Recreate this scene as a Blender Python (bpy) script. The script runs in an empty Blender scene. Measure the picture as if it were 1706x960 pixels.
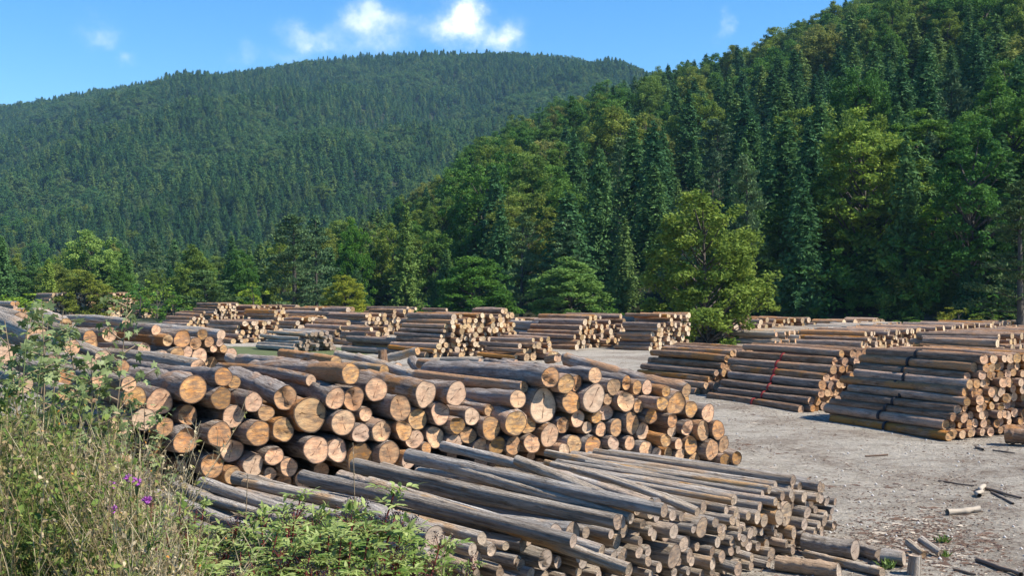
import bpy, math, random
import numpy as np
from mathutils import Vector, Matrix, Euler
PI = math.pi
random.seed(7)
rng = np.random.default_rng(7)
SC = bpy.context.scene
COL = SC.collection

# ------------------------------------------------------------------ camera
HC = 3.6; FPX = 1900.0; CX = 853.0; CY = 480.0
cam = bpy.data.objects.new('camera', bpy.data.cameras.new('camera'))
COL.objects.link(cam); SC.camera = cam
cam.location = (0, 0, HC); cam.rotation_euler = (math.radians(90), 0, 0)
cam.data.sensor_width = 36.0; cam.data.lens = 36.0 * FPX / 1706.0
cam.data.clip_start = 0.1; cam.data.clip_end = 12000

# ------------------------------------------------------------------ light
SUN_EL = math.radians(47); SUN_AZ = math.radians(105)   # azimuth clockwise from +Y
SUN_STRENGTH = 5.0
sl = bpy.data.lights.new('sun', 'SUN'); sl.energy = SUN_STRENGTH; sl.angle = math.radians(0.5); sl.color = (1.0, 0.92, 0.79)
so = bpy.data.objects.new('sun', sl); COL.objects.link(so)
sdir = Vector((math.sin(SUN_AZ) * math.cos(SUN_EL), math.cos(SUN_AZ) * math.cos(SUN_EL), math.sin(SUN_EL)))
so.rotation_euler = sdir.to_track_quat('Z', 'Y').to_euler()

W = bpy.data.worlds.new('World'); SC.world = W; W.use_nodes = True
nt = W.node_tree; nt.nodes.clear()
def N(nt, t, **kw):
    n = nt.nodes.new(t)
    for k, v in kw.items():
        if k.startswith('i_'):
            n.inputs[k[2:].replace('_', ' ')].default_value = v
        else:
            setattr(n, k, v)
    return n
def Lk(nt, a, b): nt.links.new(a, b)
sky = N(nt, 'ShaderNodeTexSky', sky_type='NISHITA'); sky.sun_disc = False
sky.sun_elevation = SUN_EL; sky.sun_rotation = SUN_AZ
sky.air_density = 1.0; sky.dust_density = 0.25; sky.ozone_density = 3.2; sky.altitude = 800
bg = N(nt, 'ShaderNodeBackground'); bg.inputs['Strength'].default_value = 0.10
wo = N(nt, 'ShaderNodeOutputWorld')
def MATH(nt, op, a, b=None, c=None, clamp=False):
    m = nt.nodes.new('ShaderNodeMath'); m.operation = op; m.use_clamp = clamp
    for i, v in enumerate((a, b, c)):
        if v is None: continue
        if isinstance(v, (int, float)): m.inputs[i].default_value = v
        else: nt.links.new(v, m.inputs[i])
    return m.outputs[0]
def MIXC(nt, f, a, b, mode='MIX'):
    m = nt.nodes.new('ShaderNodeMix'); m.data_type = 'RGBA'; m.blend_type = mode
    for idx, v in ((0, f), (6, a), (7, b)):
        if isinstance(v, (int, float)): m.inputs[idx].default_value = v
        elif isinstance(v, tuple): m.inputs[idx].default_value = (*v, 1.0) if len(v) == 3 else v
        else: nt.links.new(v, m.inputs[idx])
    return m.outputs[2]
def RAMP(nt, fac, stops, interp='LINEAR'):
    r = nt.nodes.new('ShaderNodeValToRGB'); r.color_ramp.interpolation = interp
    el = r.color_ramp.elements
    while len(el) < len(stops): el.new(0.5)
    for e, (p, c) in zip(el, stops):
        e.position = p; e.color = (*c, 1.0) if not isinstance(c, (int, float)) else (c, c, c, 1)
    nt.links.new(fac, r.inputs[0]); return r.outputs[0]
def NOISE(nt, vec, scale, detail=4, rough=0.55, dist=0.0, col=False):
    n = nt.nodes.new('ShaderNodeTexNoise'); n.inputs['Scale'].default_value = scale
    n.inputs['Detail'].default_value = detail; n.inputs['Roughness'].default_value = rough; n.inputs['Distortion'].default_value = dist
    if vec is not None: nt.links.new(vec, n.inputs['Vector'])
    return n.outputs[1 if col else 0]
# clouds: a few small fair weather clouds, by direction in the sky
tc = N(nt, 'ShaderNodeTexCoord'); sep = N(nt, 'ShaderNodeSeparateXYZ'); Lk(nt, tc.outputs['Generated'], sep.inputs[0])
ysafe = MATH(nt, 'MAXIMUM', sep.outputs['Y'], 0.02)
u = MATH(nt, 'DIVIDE', sep.outputs['X'], ysafe); v = MATH(nt, 'DIVIDE', sep.outputs['Z'], ysafe)
cmb = N(nt, 'ShaderNodeCombineXYZ'); Lk(nt, u, cmb.inputs[0]); Lk(nt, v, cmb.inputs[1])
wv = N(nt, 'ShaderNodeVectorMath', operation='MULTIPLY_ADD')
Lk(nt, NOISE(nt, cmb.outputs[0], 26, 5, 0.6, col=True), wv.inputs[0]); wv.inputs[1].default_value = (0.05, 0.05, 0); Lk(nt, cmb.outputs[0], wv.inputs[2])
sp2 = N(nt, 'ShaderNodeSeparateXYZ'); Lk(nt, wv.outputs[0], sp2.inputs[0])
tot = None
for (cx_, cy_, rx, ry, amp) in [(745, 40, 36, 20, 0.9), (780, 20, 26, 34, 1.25), (782, 60, 50, 20, 0.55), (835, 58, 26, 20, 0.8), (640, 45, 36, 22, 0.8), (590, 42, 28, 20, 0.65), (615, 75, 50, 18, 0.35), (620, 14, 16, 16, 0.5),
                                (525, 68, 30, 16, 0.6), (500, 50, 26, 12, 0.3), (165, 52, 26, 16, 0.42), (212, 90, 14, 9, 0.26), (402, 92, 16, 20, 0.22), (470, 95, 50, 14, 0.16), (1212, 42, 9, 20, 0.3)]:
    du = MATH(nt, 'DIVIDE', MATH(nt, 'SUBTRACT', sp2.outputs['X'], (cx_ - CX) / FPX + .025), rx / FPX)
    dv = MATH(nt, 'DIVIDE', MATH(nt, 'SUBTRACT', sp2.outputs['Y'], (CY - cy_) / FPX + .025), ry / FPX)
    g = MATH(nt, 'MULTIPLY', MATH(nt, 'EXPONENT', MATH(nt, 'MULTIPLY', MATH(nt, 'ADD', MATH(nt, 'MULTIPLY', du, du), MATH(nt, 'MULTIPLY', dv, dv)), -1.0)), amp)
    tot = g if tot is None else MATH(nt, 'ADD', tot, g)
wis = NOISE(nt, cmb.outputs[0], 34, 7, 0.62)
cm = MATH(nt, 'MULTIPLY', tot, RAMP(nt, wis, [(0.33, 0.25), (0.62, 1.0)]))
cm = MATH(nt, 'MULTIPLY', cm, MATH(nt, 'GREATER_THAN', sep.outputs['Y'], 0.05))
cm = MATH(nt, 'MINIMUM', MATH(nt, 'POWER', cm, 1.15), 0.93)
skyc = N(nt, 'ShaderNodeHueSaturation'); Lk(nt, sky.outputs[0], skyc.inputs['Color']); skyc.inputs['Saturation'].default_value = 1.33; skyc.inputs['Value'].default_value = 1.16
mx = MIXC(nt, cm, skyc.outputs[0], (7.4, 7.9, 8.4))
Lk(nt, mx, bg.inputs['Color']); Lk(nt, bg.outputs[0], wo.inputs['Surface'])

SC.view_settings.view_transform = 'Standard'; SC.view_settings.look = 'None'
SC.view_settings.exposure = 0.88; SC.view_settings.gamma = 1.0; SC.view_settings.use_curve_mapping = False
SC.render.engine = 'CYCLES'
SC.cycles.max_bounces = 5; SC.cycles.diffuse_bounces = 3; SC.cycles.transmission_bounces = 3; SC.cycles.glossy_bounces = 2; SC.cycles.volume_bounces = 0
SC.cycles.use_denoising = True

# ------------------------------------------------------------------ helpers
def mkmesh(name, V, quads=None, tris=None, mats=(), qmat=None, tmat=None, attrs=None, smooth=False):
    me = bpy.data.meshes.new(name)
    V = np.asarray(V, np.float32).reshape(-1, 3)
    quads = np.zeros((0, 4), np.int32) if quads is None else np.asarray(quads, np.int32).reshape(-1, 4)
    tris = np.zeros((0, 3), np.int32) if tris is None else np.asarray(tris, np.int32).reshape(-1, 3)
    nq, ntri = len(quads), len(tris)
    me.vertices.add(len(V)); me.vertices.foreach_set('co', V.ravel())
    me.loops.add(nq * 4 + ntri * 3)
    me.loops.foreach_set('vertex_index', np.concatenate([quads.ravel(), tris.ravel()]).astype(np.int32))
    me.polygons.add(nq + ntri)
    ls = np.concatenate([np.arange(nq) * 4, nq * 4 + np.arange(ntri) * 3]).astype(np.int32)
    lt = np.concatenate([np.full(nq, 4), np.full(ntri, 3)]).astype(np.int32)
    me.polygons.foreach_set('loop_start', ls); me.polygons.foreach_set('loop_total', lt)
    for m in mats: me.materials.append(m)
    mi = np.concatenate([np.zeros(nq) if qmat is None else np.asarray(qmat), np.zeros(ntri) if tmat is None else np.asarray(tmat)]).astype(np.int32)
    me.polygons.foreach_set('material_index', mi)
    if smooth: me.polygons.foreach_set('use_smooth', np.ones(nq + ntri, bool))
    me.update(calc_edges=True)
    for k, a in (attrs or {}).items():
        a = np.asarray(a, np.float32)
        if a.ndim == 1:
            at = me.attributes.new(k, 'FLOAT', 'POINT'); at.data.foreach_set('value', a)
        else:
            at = me.attributes.new(k, 'FLOAT_VECTOR', 'POINT'); at.data.foreach_set('vector', a.ravel())
    me.validate(); return me
def link(name, me, parent=None):
    o = bpy.data.objects.new(name, me); COL.objects.link(o)
    if parent is not None: o.parent = parent
    return o
def tag(o, label=None, cat=None, group=None, kind=None):
    if label: o['label'] = label
    if cat: o['category'] = cat
    if group: o['group'] = group
    if kind: o['kind'] = kind
    return o
class MB:                                   # collects pieces into one mesh
    def __init__(s): s.V = []; s.Q = []; s.T = []; s.qm = []; s.tm = []; s.A = {}; s.n = 0
    def add(s, V, Q=None, T=None, mat=0, **attrs):
        V = np.asarray(V, float).reshape(-1, 3); n = len(V)
        s.V.append(V)
        if Q is not None and len(Q): Q = np.asarray(Q).reshape(-1, 4); s.Q.append(Q + s.n); s.qm.append(np.full(len(Q), mat))
        if T is not None and len(T): T = np.asarray(T).reshape(-1, 3); s.T.append(T + s.n); s.tm.append(np.full(len(T), mat))
        for k, a in attrs.items():
            a = np.asarray(a, float)
            if a.ndim == 0: a = np.full(n, float(a))
            s.A.setdefault(k, []).append(a)
        s.n += n
    def mesh(s, name, mats, smooth=False):
        cat = lambda L, w: np.concatenate(L) if L else None
        return mkmesh(name, np.concatenate(s.V), cat(s.Q, 4), cat(s.T, 3), mats, cat(s.qm, 0), cat(s.tm, 0), {k: np.concatenate(a) for k, a in s.A.items()}, smooth)
def S(t): t = np.clip(t, 0, 1); return t * t * (3 - 2 * t)
ORD = ['zeroth', 'first', 'second', 'third', 'fourth', 'fifth', 'sixth', 'seventh', 'eighth', 'ninth', 'tenth', 'eleventh', 'twelfth', 'thirteenth', 'fourteenth', 'fifteenth', 'sixteenth', 'seventeenth', 'eighteenth', 'nineteenth', 'twentieth']
TENS = {2: 'twenty', 3: 'thirty', 4: 'forty', 5: 'fifty', 6: 'sixty'}
def ordn(n):
    if n <= 20: return ORD[n]
    t, u_ = divmod(n, 10)
    return TENS[t] + '-' + ORD[u_] if u_ else TENS[t][:-1] + 'ieth'
def pix(p): return CX + FPX * p[0] / p[1], CY - FPX * (p[2] - HC) / p[1]
def at(px, py, d): return np.array([(px - CX) / FPX * d, d, HC - (py - CY) / FPX * d])

# ------------------------------------------------------------------ materials
def newmat(name):
    m = bpy.data.materials.new(name); m.use_nodes = True; t = m.node_tree; t.nodes.clear()
    b = t.nodes.new('ShaderNodeBsdfPrincipled'); o = t.nodes.new('ShaderNodeOutputMaterial'); t.links.new(b.outputs[0], o.inputs[0])
    b.inputs['Roughness'].default_value = 0.85
    b.inputs['Specular IOR Level'].default_value = 0.25
    return m, t, b, o
def ATTR(t, name, out='Vector'):
    a = t.nodes.new('ShaderNodeAttribute'); a.attribute_name = name; return a.outputs[out]
def VMUL(t, vec, s):
    n = t.nodes.new('ShaderNodeVectorMath'); n.operation = 'MULTIPLY'; t.links.new(vec, n.inputs[0]); n.inputs[1].default_value = s; return n.outputs[0]
def VADDS(t, vec, scal, k):      # vec + (scal*k) on all axes, decorrelates logs
    n = t.nodes.new('ShaderNodeVectorMath'); n.operation = 'ADD'; t.links.new(vec, n.inputs[0])
    t.links.new(MATH(t, 'MULTIPLY', scal, k), n.inputs[1]); return n.outputs[0]
def BUMP(t, b, h, strength=0.5, dist=0.02):
    n = t.nodes.new('ShaderNodeBump'); n.inputs['Strength'].default_value = strength; n.inputs['Distance'].default_value = dist
    t.links.new(h, n.inputs['Height']); t.links.new(n.outputs[0], b.inputs['Normal'])
def bark_mat(name, dark, mid, light, peel, peel_amt, streak=(1.2, 9, 9)):
    m, t, b, o = newmat(name)
    loc = ATTR(t, 'loc'); rnd = ATTR(t, 'rnd', 'Fac')
    v0 = VADDS(t, loc, rnd, 37.0)
    vs = VMUL(t, v0, streak)
    n1 = NOISE(t, vs, 1.6, 6, 0.68, 0.3)
    n2 = NOISE(t, VMUL(t, v0, (1, 1.6, 1.6)), 1.1, 4, 0.6)
    n3 = NOISE(t, VMUL(t, v0, (3.5, 22, 22)), 2.0, 5, 0.7)
    c = RAMP(t, n1, [(0.30, dark), (0.47, mid), (0.66, light)])
    f = MATH(t, 'MULTIPLY_ADD', rnd, 0.22, n2)
    c = MIXC(t, RAMP(t, f, [(0.72 - peel_amt, 0.0), (0.80 - peel_amt, 0.8)]), c, peel)
    c = MIXC(t, RAMP(t, n3, [(0.34, 0.6), (0.46, 0.0)]), c, tuple(x * .55 for x in dark))
    # knots
    vo = t.nodes.new('ShaderNodeTexVoronoi'); vo.inputs['Scale'].default_value = 1.0; t.links.new(VMUL(t, v0, (2.2, 5.5, 5.5)), vo.inputs['Vector'])
    kn = RAMP(t, vo.outputs['Distance'], [(0.07, 1.0), (0.17, 0.0)])
    c = MIXC(t, MATH(t, 'MULTIPLY', kn, 0.65), c, tuple(x * .6 for x in peel))
    hs = t.nodes.new('ShaderNodeHueSaturation'); t.links.new(c, hs.inputs['Color'])
    t.links.new(MATH(t, 'MULTIPLY_ADD', rnd, 0.5, 0.75), hs.inputs['Value'])
    fr = MATH(t, 'FRACT', MATH(t, 'MULTIPLY', rnd, 7.31)); t.links.new(MATH(t, 'MULTIPLY_ADD', fr, 0.6, 0.7), hs.inputs['Saturation'])
    t.links.new(hs.outputs[0], b.inputs['Base Color'])
    h = MATH(t, 'ADD', MATH(t, 'MULTIPLY', n1, 1.2), MATH(t, 'MULTIPLY', n3, 0.9)); BUMP(t, b, MATH(t, 'ADD', h, MATH(t, 'MULTIPLY', kn, 0.5)), 1.0, 0.05)
    return m
M_BARK = bark_mat('fir_bark', (0.115, 0.083, 0.062), (0.27, 0.21, 0.17), (0.46, 0.40, 0.345), (0.42, 0.24, 0.13), 0.11)
M_GREY = bark_mat('weathered_wood', (0.13, 0.10, 0.075), (0.34, 0.285, 0.23), (0.55, 0.495, 0.43), (0.44, 0.29, 0.17), 0.05, (0.7, 14, 14))
M_RED = bark_mat('spruce_bark', (0.105, 0.062, 0.040), (0.27, 0.170, 0.112), (0.44, 0.305, 0.22), (0.42, 0.22, 0.105), 0.09)
def end_mat(name, pale, warm, deep, dirt):
    m, t, b, o = newmat(name)
    uv = ATTR(t, 'cap'); rnd = ATTR(t, 'rnd', 'Fac')
    v0 = VADDS(t, uv, rnd, 41.0)
    wob = NOISE(t, v0, 1.4, 3, 0.5)
    ln = t.nodes.new('ShaderNodeVectorMath'); ln.operation = 'LENGTH'; t.links.new(uv, ln.inputs[0])
    rad = ln.outputs['Value']
    rr = MATH(t, 'MULTIPLY_ADD', wob, 0.22, rad)
    ring = MATH(t, 'SINE', MATH(t, 'MULTIPLY', rr, 58.0)); ring2 = MATH(t, 'SINE', MATH(t, 'MULTIPLY', rr, 21.0))
    c = MIXC(t, RAMP(t, NOISE(t, v0, 1.5, 5, 0.6), [(0.3, 0.0), (0.7, 1.0)]), pale, warm)
    c = MIXC(t, MATH(t, 'MULTIPLY', RAMP(t, ring, [(0.2, 0.0), (0.95, 1.0)]), 0.32), c, deep)
    c = MIXC(t, MATH(t, 'MULTIPLY', RAMP(t, ring2, [(0.0, 0.0), (1.0, 1.0)]), 0.22), c, deep)
    # heartwood
    c = MIXC(t, MATH(t, 'MULTIPLY', RAMP(t, rr, [(0.25, 1.0), (0.62, 0.0)]), 0.35), c, deep)
    # grime streaks and moulds
    fr = MATH(t, 'FRACT', MATH(t, 'MULTIPLY', rnd, 5.77))
    dn = MATH(t, 'MULTIPLY_ADD', fr, 0.20, NOISE(t, VMUL(t, v0, (1.0, 3.2, 1)), 1.2, 6, 0.65))
    c = MIXC(t, RAMP(t, dn, [(0.50, 0.0), (0.74, 0.85)]), c, dirt)
    # drying cracks: thin radial wedges
    at2 = t.nodes.new('ShaderNodeSeparateXYZ'); t.links.new(uv, at2.inputs[0])
    ang = MATH(t, 'ARCTAN2', at2.outputs[1], at2.outputs[0])
    an = MATH(t, 'ADD', MATH(t, 'MULTIPLY', MATH(t, 'ADD', ang, MATH(t, 'MULTIPLY', rnd, 20.0)), 2.0), MATH(t, 'MULTIPLY', wob, 2.0))
    cr = MATH(t, 'GREATER_THAN', MATH(t, 'SINE', an), MATH(t, 'MULTIPLY_ADD', fr, 0.02, 0.982))
    cr = MATH(t, 'MULTIPLY', cr, MATH(t, 'LESS_THAN', rad, MATH(t, 'MULTIPLY_ADD', NOISE(t, v0, 3.0), 1.1, 0.1)))
    c = MIXC(t, MATH(t, 'MULTIPLY', cr, 0.85), c, tuple(x * .25 for x in deep))
    # bark rim
    c = MIXC(t, RAMP(t, MATH(t, 'MULTIPLY_ADD', wob, 0.05, rad), [(0.935, 0.0), (0.965, 1.0)]), c, (0.085, 0.058, 0.04))
    hs = t.nodes.new('ShaderNodeHueSaturation'); t.links.new(c, hs.inputs['Color'])
    fr2 = MATH(t, 'FRACT', MATH(t, 'MULTIPLY', rnd, 11.9))
    t.links.new(MATH(t, 'MULTIPLY_ADD', fr2, 0.5, 0.72), hs.inputs['Value'])
    t.links.new(MATH(t, 'MULTIPLY_ADD', fr, 0.5, 0.68), hs.inputs['Saturation'])
    t.links.new(MATH(t, 'MULTIPLY_ADD', rnd, 0.014, 0.488), hs.inputs['Hue'])
    t.links.new(hs.outputs[0], b.inputs['Base Color'])
    BUMP(t, b, MATH(t, 'ADD', NOISE(t, v0, 7, 6, 0.7), MATH(t, 'MULTIPLY', cr, -2.0)), 0.5, 0.02)
    return m
M_END = end_mat('cut_wood', (0.64, 0.42, 0.205), (0.58, 0.30, 0.11), (0.38, 0.17, 0.05), (0.15, 0.11, 0.08))
M_ENDP = end_mat('fresh_cut_wood', (0.66, 0.52, 0.31), (0.60, 0.41, 0.20), (0.42, 0.25, 0.11), (0.22, 0.165, 0.11))
M_ENDG = end_mat('weathered_cut_wood', (0.44, 0.34, 0.235), (0.38, 0.27, 0.175), (0.26, 0.175, 0.105), (0.135, 0.115, 0.10))

# ------------------------------------------------------------------ logs
def log_geom(p1, p0, r1, r0, seed, nseg=16, nring=9, lumps=0.05, bend=0.02, step=True):
    """p1 near end, p0 far end. returns bark(V,Q,loc) and two caps (V,Q,T,cap)"""
    g = np.random.default_rng(int(seed))
    p1 = np.asarray(p1, float); p0 = np.asarray(p0, float)
    ax = p1 - p0; L = np.linalg.norm(ax); ax /= L
    up = np.array([0, 0, 1.0]); sx = np.cross(ax, up); sx /= np.linalg.norm(sx); sy = np.cross(sx, ax)
    th = np.arange(nseg) / nseg * 2 * PI
    h2, h3, a2, a3 = g.uniform(0, lumps), g.uniform(0, lumps * .7), g.uniform(0, 6.28), g.uniform(0, 6.28)
    h5, a5 = g.uniform(0, lumps * .4), g.uniform(0, 6.28)
    base = 1 + h2 * np.cos(2 * th + a2) + h3 * np.cos(3 * th + a3) + h5 * np.cos(5 * th + a5)
    ts = np.linspace(0, 1, nring); ba = g.uniform(0, 6.28); bm = g.normal(0, bend)
    wob = g.normal(0, lumps * .45, (nring, nseg)); wob = (wob + np.roll(wob, 1, 1) + np.roll(wob, -1, 1)) / 2.2
    ringw = g.normal(0, lumps * .5, (nring, 1))
    tilt = [g.normal(0, .07, 2), g.normal(0, .07, 2)]
    V = []; loc = []
    kn = np.zeros((nring, nseg))
    if nring > 12:
        for _ in range(int(g.integers(4, 10))):
            i_, j_ = int(g.integers(1, nring - 1)), int(g.integers(nseg)); kn[i_, j_] += g.uniform(.10, .24)
    wob = wob + kn
    for i, t in enumerate(ts):
        R = (r0 + (r1 - r0) * t) * (base + wob[i] * (0.35 if i in (0, nring - 1) else 1) + ringw[i])
        b = bm * L * math.sin(PI * t)
        x = R * np.cos(th); y = R * np.sin(th); a = np.full(nseg, t * L)
        if i == 0: a = a + x * tilt[0][0] + y * tilt[0][1]
        if i == nring - 1: a = a + x * tilt[1][0] + y * tilt[1][1]
        c = p0 + (math.cos(ba) * sx + math.sin(ba) * sy) * b
        V.append(c + a[:, None] * ax + x[:, None] * sx + y[:, None] * sy)
        loc.append(np.stack([a, x, y], 1))
    V = np.concatenate(V); loc = np.concatenate(loc)
    i, j = np.meshgrid(np.arange(nring - 1), np.arange(nseg), indexing='ij'); j2 = (j + 1) % nseg
    Q = np.stack([i * nseg + j, (i + 1) * nseg + j, (i + 1) * nseg + j2, i * nseg + j2], -1).reshape(-1, 4)
    caps = []
    for e, (ring, sgn) in enumerate(((V[-nseg:], 1), (V[:nseg], -1))):
        c = ring.mean(0); fr = [1.0, 0.72, 0.42]
        R = r1 if sgn > 0 else r0
        cv = [c + (ring - c) * f for f in fr] + [c[None]]
        cv = np.concatenate(cv)
        cu = np.concatenate([np.stack([np.cos(th), np.sin(th), 0 * th], 1) * f for f in fr] + [np.zeros((1, 3))])
        if step and g.random() < 0.45:          # felling hinge: part of the face set back
            sa = g.uniform(0, 6.28); so_ = g.uniform(-.2, .5); dep = g.uniform(.08, .3) * R
            msk = (cu[:, 0] * math.cos(sa) + cu[:, 1] * math.sin(sa)) > so_
            msk[:nseg] = False
            cv[msk] -= ax * sgn * dep
        cv[nseg:] -= ax * sgn * (g.normal(0, .012, (len(cv) - nseg, 1)) * R * 1.5 + 0.004)
        jj = np.arange(nseg); k2 = (jj + 1) % nseg
        if sgn > 0:
            Qc = np.concatenate([np.stack([a * nseg + jj, a * nseg + k2, (a + 1) * nseg + k2, (a + 1) * nseg + jj], 1) for a in range(2)])
            Tc = np.stack([2 * nseg + jj, 2 * nseg + k2, np.full(nseg, 3 * nseg)], 1)
        else:
            Qc = np.concatenate([np.stack([a * nseg + jj, (a + 1) * nseg + jj, (a + 1) * nseg + k2, a * nseg + k2], 1) for a in range(2)])
            Tc = np.stack([2 * nseg + k2, 2 * nseg + jj, np.full(nseg, 3 * nseg)], 1)
        caps.append((cv, Qc, Tc, cu))
    return (V, Q, loc), caps
STUFF = MB()     # the mass of logs that are not individuals; mats: 0 bark 1 grey 2 red 3 end 4 endg
PALS = {'bark': (M_BARK, M_END), 'grey': (M_GREY, M_ENDG), 'red': (M_RED, M_END), 'greywarm': (M_GREY, M_END)}
MI = {'bark': (0, 3), 'grey': (1, 4), 'red': (2, 3), 'greywarm': (1, 3), 'fresh': (2, 5)}
seedc = [1000]
def stuff_log(p1, p0, r1, r0, pal='bark', nseg=9, nring=4, lumps=.04, bend=.008):
    seedc[0] += 1; rv = random.random()
    (V, Q, loc), caps = log_geom(p1, p0, r1, r0, seedc[0], nseg, nring, lumps, bend)
    STUFF.add(V, Q, None, MI[pal][0], loc=loc, rnd=rv, cap=np.zeros((len(V), 3)))
    for (cv, Qc, Tc, cu) in caps:
        STUFF.add(cv, Qc, Tc, MI[pal][1], loc=cu, rnd=rv, cap=cu)
INDIV = []
def thing_log(p1, p0, r1, r0, pal='bark', group='', pile='', nseg=20, nring=20, lumps=.065, bend=.012, label=None, rv=None):
    seedc[0] += 1; rv = random.random() if rv is None else rv
    p1 = np.asarray(p1, float); p0 = np.asarray(p0, float)
    org = (p1 + p0) / 2; org[2] -= max(r1, r0)
    (V, Q, loc), caps = log_geom(p1 - org, p0 - org, r1, r0, seedc[0], nseg, nring, lumps, bend)
    e = bpy.data.objects.new('log', None); COL.objects.link(e); e.location = org; e.empty_display_size = .1
    mb, me_ = PALS[pal]
    link('bark', mkmesh('bark', V, Q, None, [mb], attrs={'loc': loc, 'rnd': np.full(len(V), rv)}, smooth=True), e)
    for (cv, Qc, Tc, cu) in caps:
        link('cut_end', mkmesh('cut_end', cv, Qc, Tc, [me_], attrs={'cap': cu, 'rnd': np.full(len(cv), rv)}), e)
    tag(e, label, 'log', group)
    INDIV.append(dict(o=e, p1=p1, p0=p0, r=r1, pile=pile, labelled=label is not None))
    return e

# ------------------------------------------------------------------ terrain
PXR = [-900, 300, 420, 480, 600, 700, 800, 900, 1000, 1100, 1250, 1400, 1500, 1706, 2300, 3500]
SKY_R = [470, 470, 445, 405, 335, 287, 236, 190, 150, 114, 80, 8, -40, -90, -170, -200]      # tree-top skyline of the right hill
D1R = [200, 200, 215, 230, 290, 340, 390, 420, 435, 445, 440, 420, 410, 390, 360, 330]
D0R = [170, 165, 160, 155, 145, 140, 132, 126, 118, 112, 106, 102, 100, 96, 90, 85]
TREEH = 14.5
CRR = [max(0, (480 - s) / FPX * d + HC - TREEH) for s, d in zip(SKY_R, D1R)]
PXF = [-1500, -400, 0, 150, 300, 420, 500, 600, 700, 850, 950, 1040, 1200, 1500, 2400]
SKY_F = [330, 235, 174, 150, 128, 114, 100, 90, 85, 85, 93, 112, 150, 250, 330]
def height(x, y):
    x = np.asarray(x, float); y = np.asarray(y, float)
    ys = np.maximum(y, 1.0); px = CX + FPX * x / ys
    q = y + 0.9 * np.minimum(x, 0) + 0.10 * np.maximum(x, 0)
    z = 2.0 * (1 - S((q - 2.2) / 7.8))
    z = z + 1.0 * S((-x - 3.5) / 5.5) * (1 - S((y - 17) / 14))
    z = z + 0.035 * np.sin(x * 0.9 + 1.3) * np.cos(y * 0.7) * S((y - 8) / 10) + 0.05 * np.sin(x * .23) * np.sin(y * .19 + 1)* S((y - 8) / 10) * (1 - S((y - 90) / 20))
    d0 = np.interp(px, PXR, D0R); d1 = np.interp(px, PXR, D1R); cr = np.interp(px, PXR, CRR)
    t = (y - d0) / (d1 - d0)
    zr = cr * np.clip(t, 0, 1) ** 0.92 * (1 - 0.6 * S((t - 1.0) / 2.0))
    zr = zr + 2.2 * np.sin(x * .045 + 1) * np.sin(y * .05) * S(t * 3) * (t < 2.5)
    cf = (480 - np.interp(px, PXF, SKY_F)) / FPX * 1500 + HC - 11
    tf = (y - 430) / 1070.
    zf = cf * np.clip(tf, 0, 1) ** 1.12 * (1 - 0.5 * S(tf - 1))
    zf = zf + (17 * np.sin(x * .012 + y * .004 + 1) + 10 * np.sin(x * .027 - y * .011) + 6 * np.sin(x * .05 + 2) * np.sin(y * .035)) * S(tf * 2.5) * (1 - S((tf - .75) / .25)) 
    return np.where(y > 60, np.maximum(z, np.maximum(zr, zf)), z)

def polar(name, rings, mats, azn=520, fine=True):
    a_f = np.linspace(-52, 52, azn) if fine else np.array([])
    a_b = np.linspace(52, 308, 60)[1:-1]
    az = np.radians(np.concatenate([a_f, a_b]))
    R, A = np.meshgrid(rings, az, indexing='ij')
    x = R * np.sin(A); y = R * np.cos(A)
    V = np.stack([x, y, height(x, y)], -1).reshape(-1, 3)
    n, m = R.shape
    i, j = np.meshgrid(np.arange(n - 1), np.arange(m), indexing='ij'); j2 = (j + 1) % m
    Q = np.stack([i * m + j, i * m + j2, (i + 1) * m + j2, (i + 1) * m + j], -1).reshape(-1, 4)[:, ::-1]
    return mkmesh(name, V, Q, None, mats, smooth=True)

# ground material: pale grey trampled dirt, brown bark dust, tracks, green patches
mg, t, b, o = newmat('yard_dirt')
tcn = t.nodes.new('ShaderNodeTexCoord'); P = tcn.outputs['Object']
n1 = NOISE(t, P, 0.33, 6, 0.6); n2 = NOISE(t, P, 2.4, 8, 0.72); n3 = NOISE(t, P, 14, 6, 0.75); n4 = NOISE(t, P, 0.12, 3, 0.5)
c = MIXC(t, RAMP(t, n2, [(0.35, 0.0), (0.66, 1.0)]), (0.38, 0.335, 0.27), (0.66, 0.60, 0.51))
c = MIXC(t, RAMP(t, n1, [(0.46, 0.0), (0.62, 0.6)]), c, (0.29, 0.235, 0.18))
mp = t.nodes.new('ShaderNodeMapping'); t.links.new(P, mp.inputs[0]); mp.inputs['Rotation'].default_value = (0, 0, math.radians(-38)); mp.inputs['Scale'].default_value = (0.45, 1.3, 1)
trk = NOISE(t, mp.outputs[0], 1.3, 5, 0.6, 0.4)
c = MIXC(t, RAMP(t, MATH(t, 'MULTIPLY_ADD', n2, 0.5, MATH(t, 'MULTIPLY', trk, 0.6)), [(0.57, 0.0), (0.67, 0.6)]), c, (0.19, 0.145, 0.105))
c = MIXC(t, RAMP(t, n3, [(0.34, 0.8), (0.47, 0.0)]), c, (0.12, 0.09, 0.07))
n5 = NOISE(t, P, 5.5, 7, 0.78, 0.6)
c = MIXC(t, RAMP(t, MATH(t, 'MULTIPLY_ADD', n1, 0.5, n5), [(0.80, 0.0), (0.90, 0.7)]), c, (0.17, 0.115, 0.08))
c = MIXC(t, RAMP(t, n3, [(0.66, 0.0), (0.74, 0.65)]), c, (0.60, 0.57, 0.53))
sxyz = t.nodes.new('ShaderNodeSeparateXYZ'); t.links.new(P, sxyz.inputs[0])
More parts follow.
